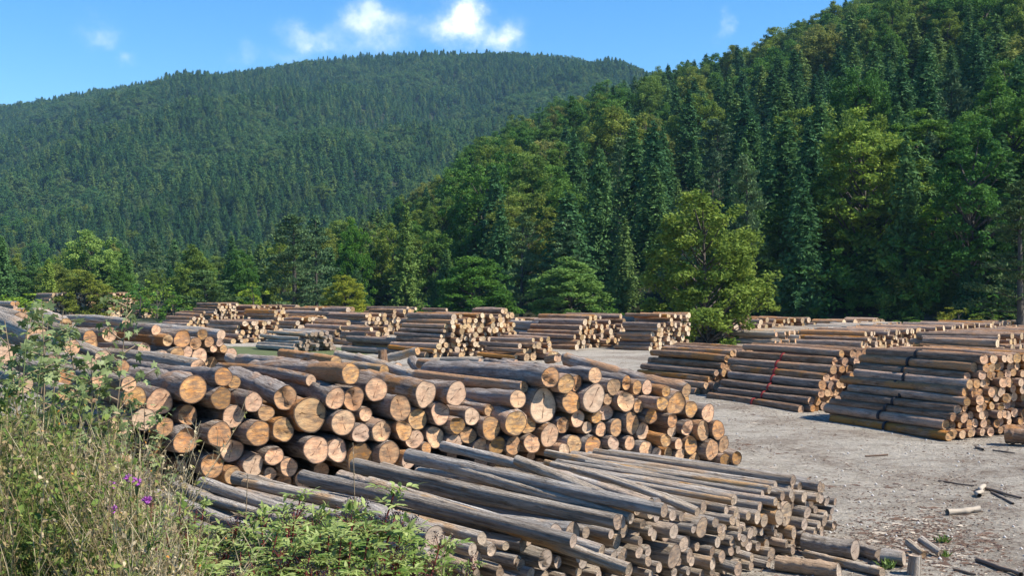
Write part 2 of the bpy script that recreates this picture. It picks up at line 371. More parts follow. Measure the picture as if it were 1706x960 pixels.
# grassy bank near viewer and darkened far verge, by position with ragged borders
X, Y = sxyz.outputs['X'], sxyz.outputs['Y']
nb = MATH(t, 'MULTIPLY', MATH(t, 'SUBTRACT', n1, 0.5), 7.0)
qn = MATH(t, 'ADD', MATH(t, 'ADD', Y, MATH(t, 'MULTIPLY', MATH(t, 'MINIMUM', X, 0.0), 0.9)), nb)
bankm = RAMP(t, MATH(t, 'MULTIPLY', qn, 0.05), [(0.42, 1.0), (0.52, 0.0)])
farv = MATH(t, 'ADD', MATH(t, 'ADD', Y, MATH(t, 'MULTIPLY', X, 0.25)), MATH(t, 'MULTIPLY', nb, 2.0))
farm = RAMP(t, MATH(t, 'MULTIPLY', farv, 0.005), [(0.50, 0.0), (0.56, 1.0)])
gcol = MIXC(t, farm, MIXC(t, n2, (0.045, 0.065, 0.020), (0.11, 0.12, 0.045)), MIXC(t, n2, (0.022, 0.026, 0.011), (0.05, 0.05, 0.022)))  # far verge: forest floor tone, darkened to stand in for shade under trees
c = MIXC(t, MATH(t, 'MAXIMUM', bankm, farm), c, gcol)
# green strip in the middle distance in front of the far stacks
dx = MATH(t, 'DIVIDE', MATH(t, 'ADD', X, 14.0), 7.5); dy = MATH(t, 'DIVIDE', MATH(t, 'SUBTRACT', Y, 64.0), 5.5)
gs = MATH(t, 'SUBTRACT', 1.35, MATH(t, 'ADD', MATH(t, 'MULTIPLY', dx, dx), MATH(t, 'MULTIPLY', dy, dy)))
c = MIXC(t, RAMP(t, MATH(t, 'MULTIPLY_ADD', MATH(t, 'SUBTRACT', n1, .5), 3.0, gs), [(0.2, 0.0), (0.7, 0.9)]), c, (0.12, 0.16, 0.05))
t.links.new(c, b.inputs['Base Color']); b.inputs['Roughness'].default_value = 0.95
BUMP(t, b, MATH(t, 'ADD', MATH(t, 'ADD', MATH(t, 'MULTIPLY', MATH(t, 'ADD', n2, n5), 0.9), MATH(t, 'MULTIPLY', n3, 0.5)), MATH(t, 'MULTIPLY', trk, 1.2)), 1.0, 0.2)
mf, t, b, o = newmat('forest_floor')
tcn = t.nodes.new('ShaderNodeTexCoord')
t.links.new(RAMP(t, NOISE(t, tcn.outputs['Object'], .09, 6, .7), [(0.3, (0.012, 0.018, 0.008)), (0.7, (0.03, 0.038, 0.016))]), b.inputs['Base Color'])
rg = np.concatenate([np.array([0.0, .7]), np.geomspace(1.2, 130, 230)])
g_ = link('ground', polar('ground', rg, [mg])); tag(g_, kind='structure')
hl = link('hill', polar('hill', np.geomspace(130, 2600, 150), [mf], 420)); tag(hl, kind='structure')

# ------------------------------------------------------------------ stack A: big orange-ended stack (image coordinates of the cut ends)
def face_point(px, py, P0, D):
    k = (px - CX) / FPX; s = (k * P0[1] - P0[0]) / (D[0] - k * D[1])
    d = P0[1] + s * D[1]
    return at(px, py, d)
def far_point(p1, px, py, th):
    k = (px - CX) / FPX; tn = math.tan(th)
    d2 = (p1[0] + tn * p1[1]) / (k + tn)
    return at(px, py, d2)
C2 = [(403,252,72),(552,195,48,110,140),(1150,180,54,700,165),(1295,257,60),(1510,280,72),(1638,280,60),
 (265,318,65),(542,303,56),(695,325,52),(857,300,62,590,190),(1083,297,55,790,215),(1172,300,62),(1378,345,65),
 (120,290,60),(395,380,55),(585,378,55),(735,355,45),(955,370,85),(1105,410,60),(1243,385,40),(1497,393,55),(1588,378,58),(1650,408,45),
 (275,440,50),(340,480,68),(510,458,66),(683,455,64),(832,445,62),(1185,458,48),(1285,460,60),(1395,445,46),(1455,487,46),
 (590,545,60),(775,572,48),(975,535,65),(1070,540,62),(1200,580,75),(1335,545,60),(1515,530,30),(1570,490,52),(1690,490,45),
 (480,612,58),(570,655,42),(690,610,60),(850,625,50),(785,655,38),(1380,575,45),(180,400,55),(70,420,50)]
C3 = [(662,222,58,110,190),(745,225,48),(790,235,42),(875,190,42,450,150),(980,262,42),(1045,235,38),(1083,240,32),(1160,265,38),(1240,275,30),(1330,270,35,745,120),
 (515,300,50),(660,345,90),(750,327,55),(880,300,72),(940,300,28),(1037,300,55),(1095,325,35),(1138,320,35),(1205,320,34),(1280,325,62),(1345,345,42),(1430,375,48),
 (300,405,50),(372,430,58),(515,415,65,270,325),(570,405,40),(750,420,42),(795,385,45),(900,385,32),(950,355,42),(1063,420,55),(1145,370,35),(1250,380,35),(1320,440,42),(1400,440,48),(1472,450,48),
 (580,495,50),(655,480,58),(860,430,35),(920,443,40),(985,440,42),(1130,450,45),(1275,455,33),(1180,495,35),
 (430,520,48),(515,518,45),(340,520,40),(250,485,45),(705,520,38),(785,515,50),(890,520,62),(965,505,38),(1040,515,42),(1265,505,30),(1345,535,48),(1500,530,42),(1445,540,55),
 (1000,545,35),(1125,535,42),(1170,545,33),(1290,560,32),(1235,560,30),(1490,585,32),(1530,578,38),(1370,590,40)]
def convert(lst, ox, oy, s):
    out = []
    for e in lst:
        a = [ox + e[0] / s, oy + e[1] / s, e[2] / s]
        if len(e) > 3: a += [ox + e[3] / s, oy + e[4] / s]
        out.append(a)
    return out
def relax(uv, r, w, iters=260, pull=.03, floor=None):
    uv = uv.copy(); o = uv.copy(); n = len(uv)
    for it in range(iters):
        uv += (o - uv) * pull
        d = uv[:, None] - uv[None]; D = np.sqrt((d ** 2).sum(-1)) + 1e-6 + np.eye(n) * 9
        ov = np.maximum(r[:, None] + r[None] - D, 0) * .5
        ov[np.abs(np.eye(n)) > 0] = 0
        uv += (d / D[..., None] * ov[..., None]).sum(1) * .55
        if floor is not None: uv[:, 1] = np.maximum(uv[:, 1], floor(uv[:, 0]) + r * .98)
    return uv
def build_face_stack(ends, P0, D, th, L, pal, pile, group, seed, shrink=.96, umin=None, umax=None, slope=None, fill_r=(.09, .17), topcut=.12, setback=(.15, .7), extra_u=(0, 0), sag=0.0, lumps=.06, fl=.85, tries=6000):
    g = np.random.default_rng(seed)
    ax = np.array([math.sin(th), -math.cos(th), 0]); perp = np.array([math.cos(th), math.sin(th), 0])
    P = []; R = []; FAR = []
    for e in ends:
        p = face_point(e[0], e[1], P0, D); r = e[2] * p[1] / FPX * (shrink if e[2] < 17.5 or shrink > .9 else .95)
        P.append(p); R.append(r); FAR.append(far_point(p, e[3], e[4], th) if len(e) > 3 else None)
    P = np.array(P); R = np.array(R)
    uv = np.stack([P @ perp, P[:, 2]], 1)
    uv2 = relax(uv, R, None, floor=lambda u_: 0 * u_)
    for i in range(len(P)):
        du, dv = uv2[i] - uv[i]
        p = P[i] + perp * du + np.array([0, 0, dv]) + ax * g.normal(0, .09)
        if FAR[i] is not None:
            q = FAR[i] + perp * du + np.array([0, 0, dv])
        else:
            l = L * g.uniform(.92, 1.08); dth = g.normal(0, .018)
            a = np.array([math.sin(th + dth), -math.cos(th + dth), 0])
            q = p - a * l; q[2] += g.normal(0, .02) + sag
        q[2] = max(q[2], R[i])
        tp = g.uniform(.82, 1.08)
        pl = pal(g, P[i]) if callable(pal) else pal
        thing_log(p, q, R[i], R[i] * tp, pl, group, pile, lumps=lumps, bend=.016 if pile == 'B' else .010)
    # fillers: the unseen logs of the heap behind and below
    us = np.arange(uv2[:, 0].min() - extra_u[0], uv2[:, 0].max() + extra_u[1], .04)
    def top(u_):
        m = np.abs(uv2[:, 0] - u_) < .45
        return uv2[m, 1].max() if m.any() else .5
    C = [tuple(x) for x in uv2]; RR = list(R); nf = 0
    for _ in range(tries):
        uu = g.uniform(us[0], us[-1]); tt = top(uu) - topcut
        if tt < .12: continue
        rr = g.uniform(*fill_r); vv = g.uniform(rr, max(tt, rr + .01))
        d = np.hypot(np.array([c_[0] for c_ in C]) - uu, np.array([c_[1] for c_ in C]) - vv)
        if (d < (np.array(RR) + rr) * .97).any(): continue
        C.append((uu, vv)); RR.append(rr); nf += 1
        # point on face at this u
        s = (uu - P0[0] * perp[0] - P0[1] * perp[1]) / (D[0] * perp[0] + D[1] * perp[1])
        p = np.array([P0[0] + D[0] * s, P0[1] + D[1] * s, vv]) - ax * g.uniform(*setback)
        stuff_log(p, p - ax * L * fl * g.uniform(.93, 1.03) + np.array([g.normal(0, .04), g.normal(0, .04), sag * .8]), rr, rr * 1.08, pl if isinstance(pl, str) else 'bark', 10, 4, .05, .012)
    return uv2, R
PA = (-5.05, 18.0); DA = (.88, .475); THA = math.radians(38)
A_ends = convert(C2, 180, 560, 2.843) + convert(C3, 680, 560, 2.843)
build_face_stack(A_ends, PA, DA, THA, 4.3, 'bark', 'A', 'logs of the big orange-ended stack', 11, lumps=.10, fill_r=(.10, .2))
# more logs lying on top of / behind stack A (near end, far end, image coords + depth of the near end)
for (x1, y1, r1, x2, y2, d, pal) in [(433, 622, 9, 380, 596, 25.5, 'greywarm'), (505, 612, 12, 400, 600, 23.5, 'bark'), (560, 604, 11, 470, 590, 25.5, 'bark'), (640, 618, 10, 520, 596, 25, 'greywarm'),
                                     (700, 630, 9, 596, 596, 24.5, 'greywarm'), (330, 612, 13, 190, 592, 23, 'greywarm'), (300, 622, 12, 160, 604, 21, 'greywarm'), (800, 622, 10, 700, 606, 26, 'bark'),
                                     (880, 616, 9, 810, 604, 27, 'bark'), (1100, 640, 9, 940, 596, 24.5, 'bark')]:
    p = at(x1, y1, d); q = far_point(p, x2, y2, THA)
    thing_log(p, q, r1 * d / FPX, r1 * d / FPX * .9, pal, 'logs of the big orange-ended stack', 'Atop')

# ------------------------------------------------------------------ stack B: weathered grey poles in front
PB = (4.7, 16.7); DB = (-.6, -.8); THB = math.radians(49)
C5 = [(1020,185,25),(955,168,25,265,70),(955,222,25),(890,200,21,100,70),(885,243,28,240,105),(865,285,35),(915,282,45),(840,300,30),(990,250,22),(975,272,28),(1035,225,25),(1052,235,22),(960,310,28),(1015,297,25),(1040,280,20),(1060,318,22),(1030,330,22),
 (920,335,30),(990,340,25),(905,365,28),(940,405,30),(968,410,30),(980,385,20),(810,288,32,500,225),(625,322,38),(585,325,22),(610,270,22,120,110),(665,325,20),(695,345,30),(770,325,14),(800,345,28),(790,380,30),(835,370,25),(670,370,28),
 (650,400,25),(690,420,30),(715,400,22),(640,440,30),(665,440,30),(700,455,28),(750,445,22),(775,420,20),(840,415,28),(740,355,17),(495,330,35),(525,340,38),(470,280,33),(440,240,28,-247,48),(400,262,26,0,95),(375,290,26,-300,95),
 (345,370,35,-450,120),(380,335,35,-490,170),(420,315,18),(435,365,33),(455,335,25),(410,405,28),(425,432,25),(460,405,30),(445,450,25),(505,415,45),(545,375,35),(540,435,22),(480,462,25),(555,465,20),(605,380,35),(590,435,25),
 (340,455,30),(310,465,25),(275,470,25),(245,390,30,-540,160),(290,405,30),(205,435,32,-330,300),(130,345,40,-190,312),(178,340,40,-570,236),(95,430,38,-190,348),(130,475,22),(745,238,16,98,103),
 (835,470,20),(870,470,20),(815,450,18),(50,475,26),(0,478,26),(-60,482,26)]
B_ends = convert(C5, 860, 720, 2.0165)
B_ends += [[747, 903, 24, 583, 850], [785, 962, 18, 690, 905], [833, 964, 16, 640, 880]]
# poles whose near ends hide among the others or in the weeds
build_face_stack(B_ends, PB, DB, THB, 3.7, 'grey', 'B', 'weathered poles of the front stack', 12, fill_r=(.048, .085), topcut=.04, setback=(-.1, .35), shrink=.74, extra_u=(0.2, 0.1), sag=.10, fl=1.0, tries=16000)
for (x2, y2, r2, L, z1, pal) in [(393, 797, 14, 3.8, 1.28, 'grey'), (432, 799, 9, 3.6, 1.30, 'grey'), (337, 806, 13, 3.9, 1.22, 'grey'), (297, 812, 14, 3.9, 1.18, 'grey'), (262, 826, 14, 3.6, 1.1, 'grey'), (235, 842, 14, 3.5, 1.1, 'grey'), (505, 795, 14, 3.8, 1.34, 'grey'),
                                (592, 776, 15, 3.8, 1.34, 'grey'), (567, 795, 13, 3.6, 1.22, 'grey'), (680, 760, 14, 3.8, 1.30, 'grey'), (615, 805, 13, 3.4, 1.12, 'grey'), (365, 822, 13, 3.6, 1.05, 'grey'), (470, 822, 13, 3.6, 1.0, 'grey'), (300, 850, 15, 3.2, 1.0, 'grey')]:
    # far end height about 1.45 m on the heap
    z2 = 1.5 if x2 > 300 else 1.45
    if x2 in (365, 470, 300): z2 = 1.25
    d2 = (HC - z2) * FPX / (y2 - CY); q = at(x2, y2, d2)
    a = np.array([math.sin(THB), -math.cos(THB), 0])
    p = q + a * L; p[2] = z1
    thing_log(p, q, r2 * d2 / FPX * .68, r2 * d2 / FPX * .84, pal, 'weathered poles of the front stack', 'Bback')
# loose ones at the foot of the front stack
LOOSE = [(1425, 917, 1358, 908, 17, 'weathered round pole lying on the dirt at the foot of the front stack'), (1466, 925, 1420, 909, 11, 'short reddish pole lying behind another at the front stack foot'),
         (1470, 955, 1370, 931, 8, 'thin pole slanting on the dirt at the bottom corner of the front stack'), (1398, 953, 1318, 943, 14, 'greenish grey pole lowest at the foot of the front stack')]
for (x1, y1, x2, y2, r, lb) in LOOSE:
    d1 = HC * FPX / (y1 + r - CY); d2 = HC * FPX / (y2 + r * .9 - CY)
    p = at(x1, y1, d1); q = at(x2, y2, d2); q = p + (q - p) * 1.3
    rr = r * d1 / FPX; p[2] = q[2] = rr * 1.0
    thing_log(p, q, rr, rr * .95, 'grey', 'loose poles at the front stack', 'loose', label=lb)

# ------------------------------------------------------------------ packed stacks (right side and far yard)
def packed(P0, th, L, cols, rows, r, pal, thing=0, pile='', group='', stair=0.5, rstair=0.4, seed=1, jit=.12, loose=.0, vf=.82, z0=None, cut=None, det=(9, 4), onclose=None, straps=None):
    """P0: ground position of the near end of the bottom front log; cols to the right/back, rows up."""
    g = np.random.default_rng(seed)
    ax = np.array([math.sin(th), -math.cos(th), 0]); perp = np.array([math.cos(th), math.sin(th), 0])
    out = {}
    gz = 0.0 if z0 is None else z0
    for k in range(rows):
        c0 = k * stair; c1 = cols - k * rstair
        ulist = np.arange(c0, c1, 1.0)
        for ci, cc in enumerate(ulist):
            rr = r * g.uniform(1 - jit * 1.6, 1 + jit)
            uu = cc * 2 * r + g.normal(0, r * (.12 + loose)) ; vv = r + k * 2 * r * vf + g.normal(0, r * .14)
            if loose and (k >= rows - 2 and g.random() < .35): continue
            p = np.array([P0[0], P0[1], gz]) + perp * uu + np.array([0, 0, vv]) + ax * g.normal(0, .10 + loose * .8)
            l = L * g.uniform(.94, 1.05); dth = g.normal(0, .012 + loose * .10)
            a = np.array([math.sin(th + dth), -math.cos(th + dth), 0])
            q = p - a * l; q[2] += g.normal(0, .015 + loose * .12)
            side = ci == 0; px, py = pix(p)
            pl = pal if isinstance(pal, str) else pal[int(g.integers(len(pal)))]
            th_ok = thing and ((side or k >= rows - 2 or True) and -40 < px < 1740 and py - 2 * rr < 980 and thing(k, ci, px, py, len(ulist)))
            if th_ok: thing_log(p, q, rr, rr * g.uniform(.88, 1.05), pl, group, pile, nseg=14, nring=8, lumps=.05, bend=.006)
            else: stuff_log(p, q, rr, rr * g.uniform(.88, 1.05), pl, *det)
            if ci == 0: out[k] = (p, q, rr)
    return out
D_ = packed((10.25, 27.1), math.radians(25.5), 4.05, 19, 10, .118, 'red', lambda k, ci, px, py, n: px < 1712 and ci < 4, 'D', 'logs of the black-strapped stack', stair=.60, rstair=.0, seed=21)
C_ = packed((8.35, 32.7), math.radians(28), 4.4, 14, 8, .132, 'red', lambda k, ci, px, py, n: px < 1440 and ci < 2, 'C', 'logs of the red-strapped stack', stair=.92, rstair=.30, seed=22)
C2_ = packed((6.3, 37.8), math.radians(30), 4.0, 13, 7, .13, 'red', 0, 'C2', stair=.8, rstair=.3, seed=23)
# straps follow the slanting row of front logs
def strap(rowsd, frac, width, mat, label, name='strap', k0=0, k1=99):
    mb = MB(); prev = None
    for k in sorted(rowsd):
        if k < k0 or k > k1: continue
        p, q, rr = rowsd[k]; ax = (q - p); Ln = np.linalg.norm(ax); ax = ax / Ln
        c = p + ax * Ln * (frac + .004 * k); up = np.array([0, 0, 1.]); sd = np.cross(ax, up); sd /= np.linalg.norm(sd)
        if sd[0] > 0: sd = -sd          # towards the open side
        an = np.linspace(-.5, 1.62 if k < max(rowsd) else 2.2, 9); R = rr * 1.11
        pts = c + R * (np.cos(an)[:, None] * sd + np.sin(an)[:, None] * up)
        ou = (pts - c) / R
        V = np.concatenate([pts - ax * width / 2, pts + ax * width / 2, pts - ax * width / 2 + ou * .012, pts + ax * width / 2 + ou * .012])
        m = len(pts); i = np.arange(m - 1)
        Q = np.concatenate([np.stack([2 * m + i, 2 * m + i + 1, 3 * m + i + 1, 3 * m + i], 1), np.stack([i, i + 1, 2 * m + i + 1, 2 * m + i], 1), np.stack([m + i, 3 * m + i, 3 * m + i + 1, m + i + 1], 1)])
        if prev is not None: Q = np.concatenate([Q, [[prev[0] - mb.n, prev[1] - mb.n, 3 * m, 2 * m]]])
        n0 = mb.n; mb.add(V, Q); prev = (n0 + 3 * m - 1, n0 + 4 * m - 1)
    o = link(name, mb.mesh(name, [mat])); tag(o, label, 'strap'); return o
def flat(name, col, rough=.7):
    m, t, b, o = newmat(name); tcn = t.nodes.new('ShaderNodeTexCoord')
    nz = NOISE(t, tcn.outputs['Object'], 9, 4, .6)
    t.links.new(MIXC(t, nz, tuple(x * .7 for x in col), tuple(min(1, x * 1.2) for x in col)), b.inputs['Base Color']); b.inputs['Roughness'].default_value = rough; return m
M_REDS = flat('red_webbing', (0.30, 0.03, 0.03)); M_BLK = flat('black_webbing', (0.02, 0.02, 0.025))
strap(D_, .50, .09, M_BLK, 'black strap drawn up over the side of the nearest right-hand stack')
strap(C_, .48, .075, M_REDS, 'red strap drawn up over the side of the second right-hand stack', k1=6)

def farstack(xl, xr, yb, yt, xside, r=.15, th=45, pal='bark', seed=3, stair=.5, rstair=.45, zoff=0):
    """face from image x xl..xr, ground line yb at its near-left corner, top yt, log length from xside"""
    d = HC * FPX / (yb - CY); p = at(xl, yb, d); thr = math.radians(th)
    kr = (xr - CX) / FPX; per = (math.cos(thr), math.sin(thr))
    w = (kr * d - p[0]) / max(.15, (per[0] - kr * per[1]))
    hgt = (yb - yt) / FPX * d * 1.04
    ks = (xside - CX) / FPX; Ls = (p[0] - ks * d) / (math.sin(thr) + ks * math.cos(thr)); Ls = float(np.clip(Ls, 2.5, 5.5))
    cols = max(2, int(round(w / (2 * r)))); rows = max(1, int(round(hgt / (2 * r * .82))))
    rows = min(rows, int(cols / max(.05, (stair + rstair))) + 1) if stair + rstair > 0 else rows
    packed((p[0], p[1]), thr, Ls, cols, rows, r, 'fresh' if pal in ('red', 'bark') else pal, 0, '', stair=stair + .2, rstair=rstair + .05, seed=seed, jit=.25, loose=.16, det=(9, 3) if d < 90 else (7, 2))
FS = [ (718,862,598,526,645,.15,42,'red',.35,.25), (955,1046,584,526,868,.17,50,'red',.3,.0), (1084,1150,586,530,1036,.16,45,'red',.15,.1), (866,934,602,566,800,.17,45,'red',.4,.35),
 (352,398,537,508,315,.17,45,'bark',.3,.1), (388,478,573,536,333,.17,42,'bark',.4,.4), (490,562,587,558,430,.13,42,'grey',.4,.5), (485,552,562,529,455,.17,42,'red',.4,.3),
 (597,652,562,527,535,.17,45,'red',.3,.2), (655,692,592,563,565,.17,48,'bark',.3,.2), (408,505,536,511,360,.17,45,'bark',.4,.3), (672,694,545,512,545,.22,50,'bark',.2,.2),
 (738,760,548,514,700,.18,45,'red',.2,.2), (806,868,585,521,765,.16,45,'red',.3,.2), (884,900,580,533,856,.16,45,'grey',.2,.1), (1215,1355,566,533,1180,.2,40,'red',.3,.4),
 (1400,1482,556,534,1350,.3,40,'bark',.4,.4), (1535,1570,572,549,1480,.15,45,'grey',.4,.2), (640,700,560,518,600,.2,45,'bark',.3,.2), (560,600,556,516,520,.2,45,'bark',.3,.2),
 (60,238,531,493,20,.2,42,'bark',.5,.4), (238,300,530,516,200,.17,42,'bark',.5,.5), (0,60,545,505,-60,.2,45,'greywarm',.3,.3), (1290,1500,575,553,1215,.16,55,'greywarm',.2,.1),
 (1440,1700,588,556,1330,.17,50,'red',.1,.0), (1560,1800,572,553,1460,.16,55,'grey',.2,.0), (1650,1900,610,561,1520,.17,45,'red',.2,.0), (1160,1215,573,545,1120,.17,42,'red',.3,.3),
 (556,600,572,535,500,.17,46,'red',.3,.3), (605,648,577,545,560,.17,40,'bark',.4,.3), (450,498,552,520,400,.17,44,'red',.3,.3), (880,925,566,530,835,.18,45,'red',.2,.2), (520,566,546,516,470,.18,48,'bark',.3,.3), (1020,1072,575,533,975,.17,46,'red',.2,.2), (700,738,572,536,660,.17,44,'bark',.3,.3), (310,352,552,520,270,.17,44,'bark',.5,.4), (828,880,573,536,790,.16,47,'red',.3,.2)]
for i, f_ in enumerate(FS): farstack(*f_[:5], r=f_[5], th=f_[6], pal=f_[7], seed=50 + i, stair=f_[8], rstair=f_[9])

# ------------------------------------------------------------------ stack F at the left: image coordinates of ends (crop of the left side, scale 2)
C1 = [(365,155,25),(300,185,28),(425,228,25),(368,248,25),(608,170,28),(652,185,22),(697,180,18),(675,155,18),(737,157,18),(733,182,14),(712,202,14),(623,213,20),(590,222,25),(665,228,28),(745,203,14),(770,222,22),(185,158,25),(135,178,20),
      (290,235,16),(325,245,14),(215,250,16),(345,272,13),(540,232,24),(480,205,24),(420,115,14),(560,175,20),(520,140,18)]
for (X_, Y_, r_) in C1:
    x1, y1, r1 = X_ / 2, 480 + Y_ / 2, r_ / 2
    d = 24.5 + (x1 - 60) * .018; p = at(x1, y1, d); rr = r1 * d / FPX
    a = np.array([math.sin(THA + .1), -math.cos(THA + .1), 0]); q = p - a * random.uniform(4, 4.6); q[2] += random.uniform(-.05, .1)
    thing_log(p, q, rr, rr * .92, 'greywarm' if random.random() < .5 else 'bark', 'logs of the left-hand stack beyond the weeds', 'F', nseg=14, nring=9)
for i in range(60):     # body of that stack
    x1 = random.uniform(90, 400); y1 = random.uniform(600, 640); d = 24.8 + (x1 - 60) * .018 + random.uniform(.2, .7)
    p = at(x1, y1, d); a = np.array([math.sin(THA + .1), -math.cos(THA + .1), 0]); rr = random.uniform(.15, .22)
    stuff_log(p, p - a * 4.2, rr, rr, 'bark', 10, 4)
for (x1, y1, x2, y2, r1, d) in [(60, 560, -60, 522, 19, 18), (36, 535, -50, 508, 16, 20), (120, 580, -10, 552, 15, 17), (90, 603, -30, 572, 14, 16), (60, 622, -60, 592, 14, 15), (150, 562, 40, 538, 12, 20), (110, 540, 60, 520, 11, 24), (170, 595, 90, 568, 13, 17.5),
                                (40, 640, -40, 612, 16, 12.8), (110, 628, 20, 600, 15, 13.6), (110, 655, 10, 630, 14, 13.2), (165, 632, 70, 610, 14, 14.5), (10, 590, -60, 560, 18, 13.8), (150, 610, 60, 588, 14, 15.6), (205, 612, 110, 590, 12, 17), (215, 640, 90, 620, 14, 15.5)]:
    p = at(x1, y1, d); q = far_point(p, x2, y2, THA + .1)
    thing_log(p, q, r1 * d / FPX, r1 * d / FPX * .95, 'greywarm', 'logs of the left-hand stack beyond the weeds', 'F2', nseg=16, nring=10)
# pale split and peeled pieces between stack A and the far stacks
for (x1, y1, x2, y2, r1, d, pal, lb) in [(696, 585, 632, 600, 7, 38, 'greywarm', 'pale peeled log lying tilted before the far stacks'), (712, 628, 686, 600, 9, 33, 'bark', 'leaning stub with a tan end beside the heap of waste wood'),
                                     (722, 612, 690, 604, 8, 34, 'bark', 'short split log lying in the waste wood heap'), (620, 604, 560, 590, 7, 37, 'greywarm', 'long pale peeled log left of the upright stub'),
                                     (664, 612, 640, 622, 8, 33, 'bark', 'dark short piece leaning beside the upright stub'), (800, 602, 735, 600, 5, 46, 'greywarm', 'thin pale pole lying on the ground before the small far stack'),
                                     (860, 604, 838, 602, 5, 47, 'bark', 'short offcut lying in front of the small far stack'), (930, 597, 912, 600, 7, 50, 'red', 'single offcut at the end of the small far stack')]:
    p = at(x1, y1, d); q = at(x2, y2, d + .9); thing_log(p, q, r1 * d / FPX, r1 * d / FPX, pal, None, 'waste', label=lb)
p = at(637, 584, 34.5); q = p.copy(); q[2] -= 1.0; q[0] += .05
thing_log(p, q, .13, .14, 'red', None, 'waste', label='orange-brown stub standing upright in the waste wood heap')
d = HC * FPX / (745 - CY); p = at(1740, 738, 26); p[2] = .22; q = at(1676, 738, 26.4); q[2] = .22
thing_log(q, p, .22, .22, 'red', None, 'waste', label='thick brown log cut off by the frame beside the strapped stack')

so_ = link('logs', STUFF.mesh('logs', [M_BARK, M_GREY, M_RED, M_END, M_ENDG, M_ENDP], smooth=False))
tag(so_, 'cut logs in the farther stacks and deep inside the near ones', 'logs', kind='stuff')

# labels for the individual logs: layer and order within its stack
PNAME = {'A': 'big orange-ended stack', 'B': 'grey pole stack', 'C': 'red-strapped stack', 'D': 'black-strapped stack', 'F': 'left stack beyond weeds', 'F2': 'grey logs at far left', 'Atop': 'logs lying atop the orange-ended stack', 'Bback': 'poles rising from weeds'}
for pk, pn in PNAME.items():
    it = [e for e in INDIV if e['pile'] == pk and not e['labelled']]
    if not it: continue
    if pk in ('Atop', 'Bback', 'F2'):
        key = (lambda e: pix(e['p0'])[0]) if pk == 'Bback' else (lambda e: pix(e['p1'])[0])
        it.sort(key=key)
        for i, e in enumerate(it):
            end = 'pole, %s from left among the grey poles emerging from the weeds' if pk == 'Bback' else ('log, %s from left among those lying loose atop the orange-ended stack' if pk == 'Atop' else 'old grey log, %s from left of the thick ones at far left')
            e['o']['label'] = end % ordn(i + 1)
        continue
    zs = np.array([e['p1'][2] for e in it]); nb_ = max(2, min(9, int(round(len(it) / 15)))) if pk != 'D' else 9
    qs = np.quantile(zs, np.linspace(0, 1, nb_ + 1))
    rmed = np.median([e['r'] for e in it])
    for bnd in range(nb_):
        sel = [e for e, z_ in zip(it, zs) if (qs[bnd] <= z_ < qs[bnd + 1]) or (bnd == nb_ - 1 and z_ >= qs[bnd + 1])]
        sel.sort(key=lambda e: pix(e['p1'])[0])
        lay = 'bottom layer' if bnd == 0 else ('top layer' if bnd == nb_ - 1 else ordn(bnd + 1) + ' layer up')
        for i, e in enumerate(sel):
            sz = 'thick ' if e['r'] > rmed * 1.25 else ('thin ' if e['r'] < rmed * .78 else '')
            e['o']['label'] = f"{sz}log, {ordn(i + 1)} cut end from left, {lay}, {pn}"
print('INDIVIDUAL LOGS', len(INDIV), {k: sum(e['pile'] == k for e in INDIV) for k in set(e['pile'] for e in INDIV)})

# ------------------------------------------------------------------ foliage materials
def leaf_mat(name, stops, trans=.35, var=.35, huev=.03):
    m, t, b, o = newmat(name)
    oi = t.nodes.new('ShaderNodeObjectInfo'); rnd = oi.outputs['Random']
    cl = ATTR(t, 'clump', 'Fac')
    c = RAMP(t, rnd, stops)
    c = MIXC(t, 1.0, c, oi.outputs['Color'], 'MULTIPLY')
    hs = t.nodes.new('ShaderNodeHueSaturation'); t.links.new(c, hs.inputs['Color'])
    t.links.new(MATH(t, 'MULTIPLY_ADD', cl, var * 2, 1 - var), hs.inputs['Value'])
    t.links.new(MATH(t, 'MULTIPLY_ADD', cl, -huev, .5 + huev / 2), hs.inputs['Hue'])
    b.inputs['Roughness'].default_value = .75; b.inputs['Specular IOR Level'].default_value = .12; t.links.new(hs.outputs[0], b.inputs['Base Color'])
    tr = t.nodes.new('ShaderNodeBsdfTranslucent'); t.links.new(hs.outputs[0], tr.inputs['Color'])
    mxs = t.nodes.new('ShaderNodeMixShader'); mxs.inputs[0].default_value = trans
    t.links.new(b.outputs[0], mxs.inputs[1]); t.links.new(tr.outputs[0], mxs.inputs[2]); t.links.new(mxs.outputs[0], o.inputs[0])
    return m
M_FIR = leaf_mat('fir_needles', [(0.0, (0.040, 0.110, 0.044)), (0.35, (0.058, 0.140, 0.046)), (0.7, (0.092, 0.180, 0.052)), (1.0, (0.145, 0.215, 0.060))], .22)
M_PINE = leaf_mat('pine_needles', [(0.0, (0.075, 0.135, 0.065)), (1.0, (0.105, 0.170, 0.070))], .15)
M_BEECH = leaf_mat('beech_leaves', [(0.0, (0.065, 0.165, 0.032)), (0.3, (0.090, 0.195, 0.034)), (0.6, (0.135, 0.215, 0.044)), (0.85, (0.175, 0.240, 0.036)), (1.0, (0.185, 0.205, 0.06))], .35)
M_WALNUT = leaf_mat('tree_leaves', [(0.0, (0.18, 0.265, 0.055)), (1.0, (0.18, 0.265, 0.055))], .35, .55, .06)
M_TRUNK, t_, b_, o_ = newmat('tree_bark'); tq = t_.nodes.new('ShaderNodeTexCoord')
t_.links.new(RAMP(t_, NOISE(t_, VMUL(t_, tq.outputs['Object'], (1, 1, .25)), 5, 5, .7), [(.35, (0.04, 0.034, 0.028)), (.65, (0.12, 0.105, 0.09))]), b_.inputs['Base Color'])

